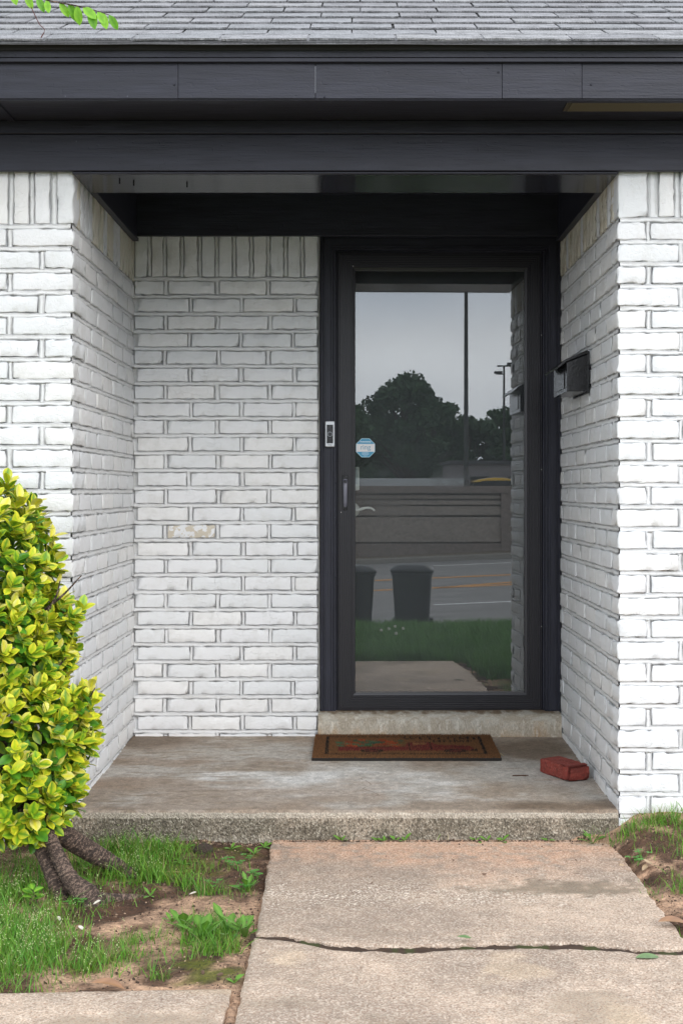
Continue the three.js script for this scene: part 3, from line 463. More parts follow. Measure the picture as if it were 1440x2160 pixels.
  slab((z) => -0.281 + 0.004 * z, (z) => lerp(0.874, 0.83, ss(1.6, 2.28, z)), (x) => jag(x) + 0.007 + 0.014 * vn(x * 23, 8), () => 2.27, (x, z) => 0.001 - 0.006 * (z - 1.1), 110, 100);
  slab((z) => -2.1, (z) => -0.303, (x) => 1.44 - 0.05 * (x + 0.85) - 0.004 + 0.008 * vn(x * 5, 2), () => 2.285, (x, z) => -0.007, 110, 70);
  // dirt packed in the crack and the joint
  const dm = new THREE.MeshStandardMaterial({ map: tex(256, 64, (u, v) => mix3(mix3([46, 34, 27], [84, 64, 48], fbm(u * 60, v * 9, 3)), [58, 62, 26], ss(0.62, 0.7, fbm(u * 14, 4, 3))), { repeat: false }), roughness: 1 });
  const pos = [], idx = [], uv = []; for (let i = 0; i <= 140; i++) { const x = lerp(-0.285, 0.88, i / 140), z = jag(x); for (let k = 0; k < 4; k++) { pos.push(x, -0.007 + 0.010 * fbm(x * 70, k * 7, 2), z + (k - 1.5) * 0.018); uv.push(i / 140, k / 3); } }
  for (let i = 0; i < 140; i++) for (let k = 0; k < 3; k++) { const a = i * 4 + k, b = a + 4; idx.push(a, a + 1, b, b, a + 1, b + 1); }
  part('crack_dirt', G(pos, idx, uv), dm, path);
}

// ---------------------------------------------------------------- doormat
{
  const mat = thing('doormat', 'brown coir doormat printed with a red truck and welcome lettering', 'doormat', null, [0.205, 0, -1.033]);
  const W = 0.765, D = 0.468, c = document.createElement('canvas'); c.width = 768; c.height = 470; const k = c.getContext('2d');
  k.fillStyle = '#75502f'; k.fillRect(0, 0, 768, 470); k.strokeStyle = '#17130f'; k.lineWidth = 13; k.strokeRect(58, 58, 652, 352);
  k.fillStyle = '#6e2a25'; k.beginPath(); k.moveTo(105, 268); k.lineTo(385, 268); k.lineTo(392, 205); k.quadraticCurveTo(400, 170, 440, 170); k.lineTo(480, 172); k.quadraticCurveTo(505, 180, 520, 228); k.lineTo(620, 236); k.quadraticCurveTo(665, 246, 668, 300); k.lineTo(672, 352); k.lineTo(105, 352); k.closePath(); k.fill();
  k.fillStyle = '#8f6440'; k.fillRect(418, 186, 58, 40); k.strokeStyle = '#231310'; k.lineWidth = 5; k.strokeRect(402, 180, 90, 160); k.beginPath(); k.moveTo(105, 268); k.lineTo(640, 268); k.stroke();
  for (const x of [245, 590]) { k.fillStyle = '#1c1412'; k.beginPath(); k.ellipse(x, 352, 50, 34, 0, 0, 7); k.fill(); k.fillStyle = '#5c2320'; k.beginPath(); k.ellipse(x, 352, 28, 18, 0, 0, 7); k.fill(); }
  k.fillStyle = '#1c1412'; k.fillRect(655, 320, 26, 36);
  const r = rng(5), cols = ['#8c3a1d', '#a3471f', '#7d2f1c', '#2f5a45', '#3e6b50', '#3a5c2c', '#93421d']; for (let i = 0; i < 46; i++) { k.fillStyle = cols[Math.floor(r() * 7)]; k.beginPath(); k.ellipse(110 + r() * 265, 130 + r() * 130, 14 + r() * 20, 9 + r() * 12, r(), 0, 7); k.fill(); }
  k.fillStyle = '#17130f'; k.font = 'bold 62px serif'; k.textAlign = 'center'; k.fillText('WELCOME', 545, 116); k.font = 'bold 60px sans-serif'; k.fillText('HOME', 590, 172);
  const img = k.getImageData(0, 0, 768, 470).data, base = (x) => lerp(0.1255, 0.1005, (x + 1.31) / 1.31);
  const t = new THREE.CanvasTexture(c); t.colorSpace = THREE.SRGBColorSpace;
  const slope = -0.0191, bg = new RoundedBoxGeometry(W, 0.012, D, 2, 0.003); bg.translate(0, 0.006, 0);
  const sub = new THREE.Vector3(0, 0.1203, 0);
  const b = part('rubber_backing', bg, new THREE.MeshStandardMaterial({ color: 0x1d1916, roughness: 0.9 }), mat); b.position.copy(sub); b.rotation.x = -slope;
  const fib = new THREE.ConeGeometry(0.0011, 0.0105, 4, 1, true); fib.translate(0, 0.00525, 0);
  const N = 42000, im = new THREE.InstancedMesh(fib, new THREE.MeshStandardMaterial({ roughness: 0.9 }), N), q = new THREE.Object3D(), col = new THREE.Color();
  for (let i = 0; i < N; i++) {
    const x = (r() - 0.5) * (W - 0.004), z = (r() - 0.5) * (D - 0.004), px = Math.floor((x / W + 0.5) * 767), py = Math.floor((z / D + 0.5) * 469), o = (py * 768 + px) * 4, f = 0.5 + 0.65 * r();
    q.position.set(x, 0.0112, z); q.rotation.set((r() - 0.5) * 0.7, 0, (r() - 0.5) * 0.7); q.scale.set(1, 0.7 + 0.5 * r(), 1); q.updateMatrix(); im.setMatrixAt(i, q.matrix);
    col.setRGB(img[o] / 255, img[o + 1] / 255, img[o + 2] / 255, THREE.SRGBColorSpace); if (r() < 0.12) col.lerp(new THREE.Color(0x9a6d44), 0.6); im.setColorAt(i, col.multiplyScalar(f));
  }
  im.name = 'coir_pile'; im.userData.kind = 'stuff'; im.position.copy(sub); im.rotation.x = -slope; shadows(im); mat.add(im);
}
// ---------------------------------------------------------------- loose red brick
{
  const g = brickGeo(0.2, 0.057, 0.09, 900, 1, 1.4); g.translate(0, 0, 0.045);
  const map = tex(256, 256, (u, v) => { const n = fbm(u * 8, v * 8, 4), s = fbm(u * 60, v * 60, 2); let c = mix3([150, 66, 54], [124, 50, 42], n); c = mix3(c, [160, 110, 96], ss(0.62, 0.75, s) * 0.5); return mix3(c, [90, 42, 36], ss(0.66, 0.8, fbm(u * 22 + 4, v * 22, 3)) * 0.6); }, { rep: [4, 4] });
  const full = merge([g, (() => { const b = new THREE.PlaneGeometry(0.19, 0.05); b.rotateY(Math.PI); b.translate(0, 0, -0.0448); return b; })()]);
  const m = solo('loose_brick', full, new THREE.MeshStandardMaterial({ map, bumpMap: paintBump, bumpScale: 0.005, roughness: 0.9 }), 'loose dark red brick lying on the porch slab against the white wall', 'brick'); m.position.set(0.797, 0.1385, -0.532); m.rotation.y = -64.5 * Math.PI / 180; m.rotation.order = 'YXZ';
}
// ---------------------------------------------------------------- mailbox on the side wall
{
  const box_ = thing('mailbox', 'black metal mailbox hung on the side wall beside the storm door', 'mailbox', null, [0.898, 1.588, -0.735]);
  const L = 0.35, h = L / 2; // x runs out from the wall to -x
  const prism = (pts, z0, z1, bevel = 0.002) => { const s = new THREE.Shape(pts.map((p) => new THREE.Vector2(...p))); const g = new THREE.ExtrudeGeometry(s, { depth: z1 - z0 - 2 * bevel, bevelEnabled: true, bevelSize: bevel, bevelThickness: bevel, bevelSegments: 2 }); g.translate(0, 0, z0 + bevel); return g; };
  part('body', uvMetres(prism([[-0.006, 0.003], [-0.083, 0.003], [-0.083, 0.112], [-0.006, 0.143]], -h, h)), blackGloss, box_);
  part('back_plate', uvMetres(prism([[0.001, -0.004], [-0.004, -0.004], [-0.004, 0.156], [0.001, 0.156]], -h - 0.004, h + 0.004, 0.0015)), blackGloss, box_);
  const lid = part('lid', uvMetres(prism([[-0.0055, 0.160], [-0.0055, 0.150], [-0.088, 0.117], [-0.118, 0.092], [-0.121, 0.095], [-0.090, 0.123]], -h - 0.006, h + 0.006, 0.0015)), blackGloss, box_);
  part('front_panel', uvMetres(prism([[-0.0865, 0.018], [-0.0872, 0.018], [-0.0872, 0.090], [-0.0865, 0.090]], -0.12, 0.12, 0.0008)), blackGloss, box_);
  for (const z of [-h + 0.02, h - 0.001]) { const g = new THREE.TorusGeometry(0.005, 0.002, 8, 16); g.translate(-0.010, 0.152, z + 0.007); part('hinge_eye', g, blackGloss, lid); }
  for (const y of [0.012, 0.06, 0.105]) { const g = new THREE.SphereGeometry(0.0024, 8, 6); g.scale(1, 1, 0.5); g.translate(-0.012, y, h + 0.0005); part('rivet', g, doorMetal, box_); }
  for (const y of [0.02, 0.085]) part('spacer', box(-0.003, 0.012, y, y + 0.012, h - 0.02, h - 0.006, 0.002), rubber, box_);
}

// ---------------------------------------------------------------- plants
function leafGeo(len, wid, cMid, cEdge, seed, fold = 0.25, curl = 0.18, tip = 1) {   // lies along +y, face to +z, base at the origin
  const r = rng(seed), n = 6, pos = [], col = [], idx = [], jit = () => 0.85 + 0.3 * r();
  for (let i = 0; i <= n; i++) {
    const t = i / n, w = wid * 0.5 * Math.pow(Math.sin(Math.PI * Math.pow(t, 1.12 * tip) * 0.955 + 0.03), 0.7) * (i === n ? 0.3 : 1), y = len * t, z = -curl * len * t * t;
    for (let j = 0; j < 5; j++) {
      const a = (j - 2) / 2; pos.push(a * w, y, z + Math.abs(a) * w * fold);
      const e = Math.pow(Math.abs(a), 0.8) * (0.6 + 0.8 * r()) * (0.7 + 0.5 * t); const c = mix3(cMid, cEdge, clamp(e)); const k = jit(); col.push(c[0] * k, c[1] * k, c[2] * k);
    }
  }
  for (let i = 0; i < n; i++) for (let j = 0; j < 4; j++) { const a = i * 5 + j, b = a + 5; idx.push(a, a + 1, b, b, a + 1, b + 1); }
  const g = G(pos, idx); g.setAttribute('color', new THREE.Float32BufferAttribute(col, 3)); return g;
}
const leafMat = new THREE.MeshPhysicalMaterial({ vertexColors: true, roughness: 0.42, transmission: 0.0, side: THREE.DoubleSide });
const thinLeaf = new THREE.MeshPhysicalMaterial({ vertexColors: true, roughness: 0.6, transmission: 0.35, thickness: 0, side: THREE.DoubleSide });
function leafMatrix(p, dir, up, s = 1) {                          // base at p, growing along dir, face turned to up
  const y = dir.clone().normalize(), z = up.clone().addScaledVector(y, -up.dot(y)).normalize(), x = y.clone().cross(z);
  return new THREE.Matrix4().makeBasis(x, y, z).scale(new THREE.Vector3(s, s, s)).setPosition(p);
}
const V = (x, y, z) => new THREE.Vector3(x, y, z);
const barkMat = new THREE.MeshStandardMaterial({ map: tex(256, 512, (u, v) => { const n = 0.5 * tn(u, v, 14, 20, 3) + 0.5 * tn(u, v, 40, 60, 5); let c = mix3([66, 54, 48], [128, 108, 95], ss(0.35, 0.7, n)); return mix3(c, [48, 41, 38], ss(0.62, 0.75, tn(u, v, 9, 26, 8)) * 0.6); }, { rep: [9, 9] }), bumpMap: tex(256, 512, (u, v) => 0.5 * tn(u, v, 14, 20, 3) + 0.5 * tn(u, v, 40, 60, 5), { srgb: false, rep: [9, 9] }), bumpScale: 0.004, roughness: 0.95 });
{ // variegated shrub
  const shrub = thing('shrub', 'leafy shrub with yellow and green variegated leaves and twisted trunks beside the porch', 'shrub'), r = rng(808);
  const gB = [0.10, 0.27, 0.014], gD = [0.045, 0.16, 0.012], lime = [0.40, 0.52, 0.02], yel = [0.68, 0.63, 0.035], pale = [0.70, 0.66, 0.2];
  const geos = [[lime, yel], [gB, yel], [lime, yel], [gB, lime], [yel, pale], [gB, lime], [gD, gB], [gD, lime], [gB, gD]].map(([a, b], i) => leafGeo(0.0435, 0.026, a, b, 300 + i, 0.22, 0.16));
  const blobs = [[-1.27, 0.955, 0.43, 0.315, 0.315, 0.29], [-1.20, 0.72, 0.45, 0.305, 0.24, 0.31], [-1.13, 0.44, 0.47, 0.305, 0.285, 0.30], [-1.42, 0.5, 0.45, 0.36, 0.35, 0.32], [-0.98, 0.82, 0.47, 0.10, 0.08, 0.1], [-0.90, 0.52, 0.52, 0.085, 0.10, 0.1], [-1.06, 0.27, 0.55, 0.20, 0.14, 0.18]];
  const leaves = [];
  const tips = [];
  for (const [i, [x, y, z, a, b, c]] of blobs.entries()) { const n = i < 4 ? 460 : i === 6 ? 170 : 34; for (let k = 0; k < n; k++) {
    const u = r() * 2 - 1, th = r() * 6.283, q = Math.sqrt(1 - u * u), d = V(q * Math.cos(th), u, q * Math.sin(th)), s = 0.90 + 0.14 * r(), p = V(x + d.x * a * s, y + d.y * b * s, z + d.z * c * s);
    if (blobs.some(([X, Y, Z, A, B, C], m) => m !== i && ((p.x - X) / A) ** 2 + ((p.y - Y) / B) ** 2 + ((p.z - Z) / C) ** 2 < 0.72) || p.z < 0.10 || p.y < 0.13) continue; tips.push([p, d]);
  } }
  // a few stray shoots standing out at the side
  for (const [x, y, z, dx, dy] of [[-0.815, 0.60, 0.52, 0.4, 0.9], [-0.80, 0.56, 0.55, 0.7, 0.5], [-0.835, 0.53, 0.5, 0.8, 0.4], [-0.85, 0.84, 0.5, 0.8, 0.5], [-0.87, 0.82, 0.52, 0.9, -0.1], [-0.82, 0.42, 0.5, 0.9, 0.1], [-0.86, 0.35, 0.55, 0.9, -0.2]]) tips.push([V(x, y, z), V(dx, dy, 0.4).normalize()]);
  for (const [p, d] of tips) {
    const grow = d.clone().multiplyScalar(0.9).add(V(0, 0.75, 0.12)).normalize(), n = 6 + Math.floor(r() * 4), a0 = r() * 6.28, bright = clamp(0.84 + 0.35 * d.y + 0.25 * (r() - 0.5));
    const side = grow.clone().cross(V(0.3, 0.2, 0.9)).normalize(), side2 = grow.clone().cross(side);
    for (let k = 0; k < n; k++) {
      const a = a0 + k * 2.4, f = k / n, open = 0.35 + 0.95 * f, out = side.clone().multiplyScalar(Math.cos(a)).addScaledVector(side2, Math.sin(a)), dir = grow.clone().multiplyScalar(Math.cos(open)).addScaledVector(out, Math.sin(open)).add(V((r() - 0.5) * 0.3, (r() - 0.5) * 0.3 - 0.1 * f, (r() - 0.5) * 0.3));
      const up = grow.clone().multiplyScalar(Math.sin(open)).addScaledVector(out, -Math.cos(open) * 0.8).add(V(0, 0.3, 0.1));
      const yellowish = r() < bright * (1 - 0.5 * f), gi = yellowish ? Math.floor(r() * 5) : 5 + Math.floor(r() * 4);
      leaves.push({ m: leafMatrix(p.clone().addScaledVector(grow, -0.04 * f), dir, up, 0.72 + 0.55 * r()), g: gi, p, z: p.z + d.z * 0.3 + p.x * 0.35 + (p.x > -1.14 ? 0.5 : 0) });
    }
  }
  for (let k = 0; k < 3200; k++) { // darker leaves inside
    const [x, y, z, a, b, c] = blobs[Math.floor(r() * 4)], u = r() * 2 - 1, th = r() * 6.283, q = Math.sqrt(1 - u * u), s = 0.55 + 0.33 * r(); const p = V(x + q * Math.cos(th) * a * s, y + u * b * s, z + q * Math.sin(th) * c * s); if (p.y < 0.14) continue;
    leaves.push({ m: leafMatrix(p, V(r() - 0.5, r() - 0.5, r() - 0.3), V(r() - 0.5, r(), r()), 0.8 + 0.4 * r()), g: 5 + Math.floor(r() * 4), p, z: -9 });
  }
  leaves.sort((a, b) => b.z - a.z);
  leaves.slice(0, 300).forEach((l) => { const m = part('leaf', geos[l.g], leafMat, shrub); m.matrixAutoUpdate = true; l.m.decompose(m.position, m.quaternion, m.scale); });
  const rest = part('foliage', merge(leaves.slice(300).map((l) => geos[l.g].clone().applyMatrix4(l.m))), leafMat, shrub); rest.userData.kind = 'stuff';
  // trunks
  part('trunk', tube([[-0.775, -0.05, 0.70], [-0.80, 0.0, 0.67], [-0.85, 0.05, 0.66], [-0.905, 0.13, 0.62], [-0.955, 0.22, 0.57], [-1.03, 0.4, 0.5]], [0.05, 0.040, 0.025, 0.021, 0.022, 0.02], 14), barkMat, shrub);
  part('trunk', tube([[-0.875, -0.05, 0.64], [-0.90, 0.03, 0.62], [-0.955, 0.12, 0.57], [-1.03, 0.2, 0.52], [-1.15, 0.4, 0.47]], [0.030, 0.027, 0.028, 0.029, 0.026], 14), barkMat, shrub);
  part('trunk', tube([[-0.66, -0.05, 0.40], [-0.735, 0.005, 0.40], [-0.83, 0.065, 0.42], [-0.92, 0.135, 0.45], [-1.0, 0.22, 0.47], [-1.12, 0.45, 0.45]], [0.015, 0.022, 0.032, 0.034, 0.031, 0.027], 14), barkMat, shrub);
  part('root', tube([[-0.80, 0.0, 0.69], [-0.735, -0.012, 0.655], [-0.66, -0.024, 0.61], [-0.60, -0.04, 0.58]], [0.024, 0.017, 0.013, 0.008], 10), barkMat, shrub);
  for (const [a, b, c] of [[[-0.97, 0.83, 0.5], [-0.90, 0.885, 0.52], [-0.842, 0.945, 0.53]], [[-0.96, 0.82, 0.52], [-0.92, 0.88, 0.53], [-0.905, 0.93, 0.54]], [[-0.98, 0.60, 0.5], [-0.92, 0.66, 0.52], [-0.885, 0.695, 0.53]], [[-1.0, 0.42, 0.55], [-0.88, 0.47, 0.55], [-0.80, 0.60, 0.53]], [[-1.1, 0.7, 0.5], [-1.0, 0.78, 0.5], [-0.9, 0.83, 0.5]]]) part('twig', tube([a, b, c], [0.005, 0.0035, 0.0018], 7), barkMat, shrub);
}
{ // low sprout by the trunk, then the tree spray that hangs into view over the roof
  const gB = [0.06, 0.2, 0.02], lime = [0.22, 0.42, 0.04], r = rng(61);
  const sprout = thing('shrub_sprout', 'small green sprout with round leaves growing at the foot of the shrub trunk', 'plant', null, [-0.945, -0.02, 0.72]), sg = [leafGeo(0.036, 0.022, gB, lime, 5), leafGeo(0.034, 0.022, lime, gB, 6)];
  part('stem', tube([[0, 0, 0], [0.012, 0.03, 0.01], [0.0, 0.06, 0.02]], [0.0025, 0.002, 0.0015], 6), barkMat, sprout);
  for (let k = 0; k < 8; k++) { const a = k * 2.4, m = part('leaf', sg[k % 2], leafMat, sprout); leafMatrix(V(0.002, 0.03 + 0.004 * k, 0.015), V(Math.cos(a), 0.5, Math.sin(a)), V(0, 1, 0.4), 1).decompose(m.position, m.quaternion, m.scale); }
  const spray = thing('tree', 'bright green leafy tree whose branch tip hangs in front of the roof shingles', 'tree'), lg = [leafGeo(0.052, 0.025, [0.11, 0.35, 0.012], [0.2, 0.5, 0.02], 71, 0.15, 0.2, 0.85), leafGeo(0.047, 0.022, [0.2, 0.5, 0.015], [0.3, 0.62, 0.03], 72, 0.1, 0.1, 0.85)];
  const twig = [[-1.15, 2.62, 1.2], [-0.95, 2.53, 1.2], [-0.80, 2.475, 1.21], [-0.70, 2.452, 1.22], [-0.635, 2.432, 1.22]]; part('twig', tube(twig, [0.005, 0.0035, 0.0022, 0.0016, 0.001], 7), barkMat, spray);
  const cv = new THREE.CatmullRomCurve3(twig.map((p) => V(...p)));
  for (let k = 0; k < 13; k++) { const t = 0.28 + 0.72 * Math.min(1, (k + 0.5 * (r() - 0.5)) / 12), p = cv.getPoint(t), dn = k % 2 ? -1 : -0.55, m = part('leaf', lg[k % 3 ? 1 : 0], thinLeaf, spray); leafMatrix(p, V(0.1 + 0.75 * r(), dn - 0.5 * r(), 0.9 * (r() - 0.5)), V(0.2 * (r() - 0.5), 0.25, 1), 0.7 + 0.4 * r()).decompose(m.position, m.quaternion, m.scale); }
  { // the tree it grows on, standing beside the path
    const q = rng(321), tr = spray, lp = [], li = [], lc = [];
    part('trunk', tube([[-3.3, -0.1, 2.6], [-3.28, 0.8, 2.55], [-3.2, 1.8, 2.5], [-3.1, 2.8, 2.4], [-3.0, 4.2, 2.3]], [0.17, 0.13, 0.115, 0.10, 0.06], 12), barkMat, tr);
    for (const [a, b, c] of [[[-3.15, 2.2, 2.45], [-2.2, 2.75, 1.9], [-1.15, 2.62, 1.2]], [[-3.1, 2.6, 2.4], [-3.9, 3.6, 1.9], [-4.3, 4.4, 1.6]], [[-3.1, 3.0, 2.4], [-2.6, 3.9, 2.9], [-2.2, 4.5, 3.4]], [[-3.1, 2.5, 2.4], [-3.6, 3.3, 3.3], [-3.9, 4.0, 4.0]], [[-3.0, 3.2, 2.4], [-2.4, 3.9, 1.8], [-2.0, 4.3, 1.4]]]) part('limb', tube([a, b, c], [0.07, 0.04, 0.007], 8), barkMat, tr);
    const clumps = []; for (let k = 0; k < 34; k++) { const a = q() * 6.283, d = 1.75 * Math.sqrt(q()), h = 2.7 + 2.4 * q(); clumps.push([-3.15 + d * Math.cos(a), h, 2.5 + d * Math.sin(a), 0.38 + 0.25 * q()]); }
    for (const [x, y, z, R0] of clumps) for (let k = 0; k < 300; k++) { const u = q() * 2 - 1, th = q() * 6.283, w = Math.sqrt(1 - u * u), rr = R0 * (0.5 + 0.6 * q()), p = V(x + w * Math.cos(th) * rr, y + u * rr * 0.8, z + w * Math.sin(th) * rr), d = V(q() - 0.5, q() - 0.7, q() - 0.5).normalize(), e = d.clone().cross(V(q() - 0.5, q() - 0.5, q() - 0.5)).normalize(), l = 0.026 + 0.012 * q(), b = lp.length / 3; for (const [i, j] of [[-1, 0], [0, -0.5], [1, 0], [0, 0.5]]) { const v = p.clone().addScaledVector(d, i * l).addScaledVector(e, j * l); lp.push(v.x, v.y, v.z); lc.push(0.13, 0.34, 0.03); } li.push(b, b + 1, b + 2, b, b + 2, b + 3); }
    const g = G(lp, li); g.setAttribute('color', new THREE.Float32BufferAttribute(lc, 3)); part('crown', g, leafMat, tr).userData.kind = 'stuff';
  }
  part('bare_twig', tube([[-0.86, 2.50, 1.2], [-0.838, 2.455, 1.2], [-0.815, 2.41, 1.21], [-0.803, 2.397, 1.21], [-0.812, 2.377, 1.21]], [0.0016, 0.0013, 0.0011, 0.001, 0.0016], 6), new THREE.MeshStandardMaterial({ color: 0x5b3029, roughness: 0.8 }), spray);
}
// ---- grass (too many blades to count)
const bladeGeo = (h, w, bend, seg = 3) => { const pos = [], idx = []; for (let i = 0; i <= seg; i++) { const t = i / seg, ww = w * (1 - t * 0.92) * 0.5; pos.push(-ww, h * t * (1 - 0.15 * bend * t), bend * h * t * t, ww, h * t * (1 - 0.15 * bend * t), bend * h * t * t); } for (let i = 0; i < seg; i++) { const a = i * 2; idx.push(a, a + 1, a + 2, a + 2, a + 1, a + 3); } return G(pos, idx); };
const grassMat = new THREE.MeshPhysicalMaterial({ color: 0xffffff, roughness: 0.6, side: THREE.DoubleSide, transmission: 0.2, thickness: 0 });
{
  const r = rng(2024), q = new THREE.Object3D(), col = new THREE.Color();
  // patches: x, z, radius, blades, height
  const P = [[-0.95, 1.12, 0.2, 1100, 0.062], [-0.72, 1.2, 0.12, 420, 0.05], [-0.58, 1.05, 0.08, 150, 0.045], [-0.40, 0.97, 0.09, 260, 0.062], [-1.05, 0.75, 0.18, 900, 0.06], [-0.55, 0.2, 0.14, 200, 0.04], [-0.75, 0.3, 0.14, 420, 0.06], [-0.42, 1.12, 0.07, 130, 0.05],
    [-1.02, 0.45, 0.22, 700, 0.075], [-0.98, 0.93, 0.18, 650, 0.07], [-0.82, 1.13, 0.13, 480, 0.062], [-0.66, 1.17, 0.08, 150, 0.05], [-0.85, 1.31, 0.13, 420, 0.055], [-1.15, 1.2, 0.2, 700, 0.07], [-0.78, 0.13, 0.10, 330, 0.075], [-0.66, 0.16, 0.08, 260, 0.07], [-0.70, 0.42, 0.09, 330, 0.075], [-0.60, 0.45, 0.06, 140, 0.06], [-0.9, 0.05, 0.12, 280, 0.06], [-0.69, 0.03, 0.08, 70, 0.05], [-0.46, 0.56, 0.05, 90, 0.055], [-0.52, 0.5, 0.05, 80, 0.06], [-0.43, 1.0, 0.07, 150, 0.06], [-0.35, 1.1, 0.06, 130, 0.06], [-0.52, 1.02, 0.05, 80, 0.05], [-0.50, 1.30, 0.035, 70, 0.055], [-0.65, 1.02, 0.06, 60, 0.05], [-0.37, 0.32, 0.05, 30, 0.05], [-0.5, 0.3, 0.08, 50, 0.045],
    [0.93, 0.09, 0.06, 110, 0.055], [1.05, 0.06, 0.09, 260, 0.06], [1.18, 0.15, 0.12, 300, 0.06], [1.08, 0.26, 0.08, 130, 0.05], [0.84, 0.06, 0.05, 70, 0.045], [1.0, 0.62, 0.05, 90, 0.055], [1.1, 0.9, 0.12, 200, 0.06], [0.99, 0.45, 0.04, 30, 0.045], [1.12, 1.5, 0.15, 300, 0.06], [-1.35, 0.8, 0.25, 700, 0.07]];
  const geos = [bladeGeo(1, 0.05, 0.25), bladeGeo(1, 0.06, 0.6), bladeGeo(1, 0.045, 1.0, 4)], bins = [[], [], []];
  for (const [x, z, rad, n, h] of P) for (let k = 0; k < n * 1.7; k++) {
    const a = r() * 6.283, d = rad * Math.sqrt(-Math.log(1 - 0.95 * r())) * 0.75, px = x + d * Math.cos(a), pz = z + d * Math.sin(a); if (pz < 0.012 || inSlab(px, pz, 0.01) || (fbm(px * 16, pz * 16, 2) < 0.42 && r() < 0.8)) continue;
    bins[Math.floor(r() * 3)].push([px, terrain(px, pz) - 0.006, pz, h * (0.35 + 0.85 * r())]);
  }
  for (let k = 0; k < 9000; k++) { const left = r() < 0.8, px = left ? lerp(-1.4, -0.3, r()) : lerp(0.86, 1.3, r()), pz = lerp(0.015, 1.45, r()), d = fbm(px * 5 + 3, pz * 5 + 8, 3) + (left ? 0.10 * ss(-0.55, -1.0, px) - 0.13 * ss(0.62, 0.7, pz) * ss(0.95, 0.85, pz) : 0); if (inSlab(px, pz, 0.01) || d < 0.5 + 0.14 * r()) continue; bins[Math.floor(r() * 3)].push([px, terrain(px, pz) - 0.004, pz, 0.014 + 0.034 * r()]); }
  // thin weeds along the foot of the step
  for (let k = 0; k < 60; k++) { const px = lerp(-0.9, 0.85, r()), pz = 0.014 + 0.02 * r(); if (px > -0.25 && r() < 0.7) continue; bins[1].push([px, terrain(px, pz) - 0.004, pz, 0.02 + 0.03 * r()]); }
  bins.forEach((b, i) => { const im = new THREE.InstancedMesh(geos[i], grassMat, b.length); b.forEach(([x, y, z, h], k) => { q.position.set(x, y, z); q.rotation.set((r() - 0.5) * 0.7, r() * 6.283, (r() - 0.5) * 0.7, 'YXZ'); q.scale.set(h * (0.8 + 0.6 * r()), h, h); q.updateMatrix(); im.setMatrixAt(k, q.matrix); const s = 0.65 + 0.7 * r(); if (r() < 0.07) col.setRGB(0.32 * s, 0.27 * s, 0.12 * s); else col.setRGB(lerp(0.08, 0.18, r()) * s, lerp(0.24, 0.36, r()) * s, 0.02 * s); im.setColorAt(k, col); });
    im.name = numbered('grass'); im.userData = { kind: 'stuff', label: ['upright green grass blades growing in the soil bed', 'bent green grass blades growing in the soil bed', 'arching long grass blades growing in the soil bed'][i], category: 'grass' }; shadows(im); scene.add(im); });
  { const sg = new THREE.IcosahedronGeometry(1, 0), L = bins.flat().filter(([x, , z, h]) => x < -0.6 && h > 0.03 && r() < 0.06), im = new THREE.InstancedMesh(sg, new THREE.MeshStandardMaterial({ color: 0xb9c58e, roughness: 0.9 }), L.length * 3); L.forEach(([x, y, z, h], k) => { for (let j = 0; j < 3; j++) { q.position.set(x + (r() - 0.5) * 0.014, y + h * (0.95 + 0.3 * r()), z + (r() - 0.5) * 0.014); q.rotation.set(r(), r(), r()); q.scale.set(0.0011, 0.0022, 0.0011); q.updateMatrix(); im.setMatrixAt(k * 3 + j, q.matrix); } }); im.name = 'grass_seed_heads'; im.userData = { kind: 'stuff', label: 'tiny pale seed heads standing over the grass under the shrub', category: 'grass' }; shadows(im); scene.add(im); }
  // lawn beyond the path
  const tuft = (() => { const list = []; for (let k = 0; k < 11; k++) { const g = bladeGeo(0.055 + 0.05 * r(), 0.0055, 0.3 + 0.8 * r(), 2); g.rotateX((r() - 0.5) * 0.5); g.rotateY(r() * 6.283); g.translate((r() - 0.5) * 0.09, 0, (r() - 0.5) * 0.09); list.push(g); } return merge(list); })();
  const spots = []; for (let k = 0; k < 26000; k++) { const z = 2.25 + 11.5 * Math.pow(r(), 1.5), w = 1.2 + (z + 1.5) * 0.38, x = (r() * 2 - 0.62) * w; if (inSlab(x, z, -0.03) || (z < 2.6 && x > 0.75 && r() < 0.5)) continue; spots.push([x, z]); }
  for (let k = 0; k < 2200; k++) { const x = 0.95 + r() * 1.2, z = 1.0 + r() * 1.6; if (fbm(x * 5, z * 5, 3) > 0.47) spots.push([x, z]); }
  const im = new THREE.InstancedMesh(tuft, grassMat, spots.length); spots.forEach(([x, z], k) => { q.position.set(x, terrain(x, z) - 0.004, z); q.rotation.set(0, r() * 6.283, 0); const s = 0.75 + 0.6 * r(); q.scale.set(s, s * (0.8 + 0.5 * fbm(x * 2, z * 2, 2)), s); q.updateMatrix(); im.setMatrixAt(k, q.matrix); const f = 0.7 + 0.6 * r(); col.setRGB(0.11 * f, 0.28 * f, 0.035 * f); im.setColorAt(k, col); });
  im.name = 'lawn_grass'; im.userData = { kind: 'stuff', label: 'short green lawn grass sloping down to the road, mirrored in the door', category: 'grass' }; shadows(im); scene.add(im);
}
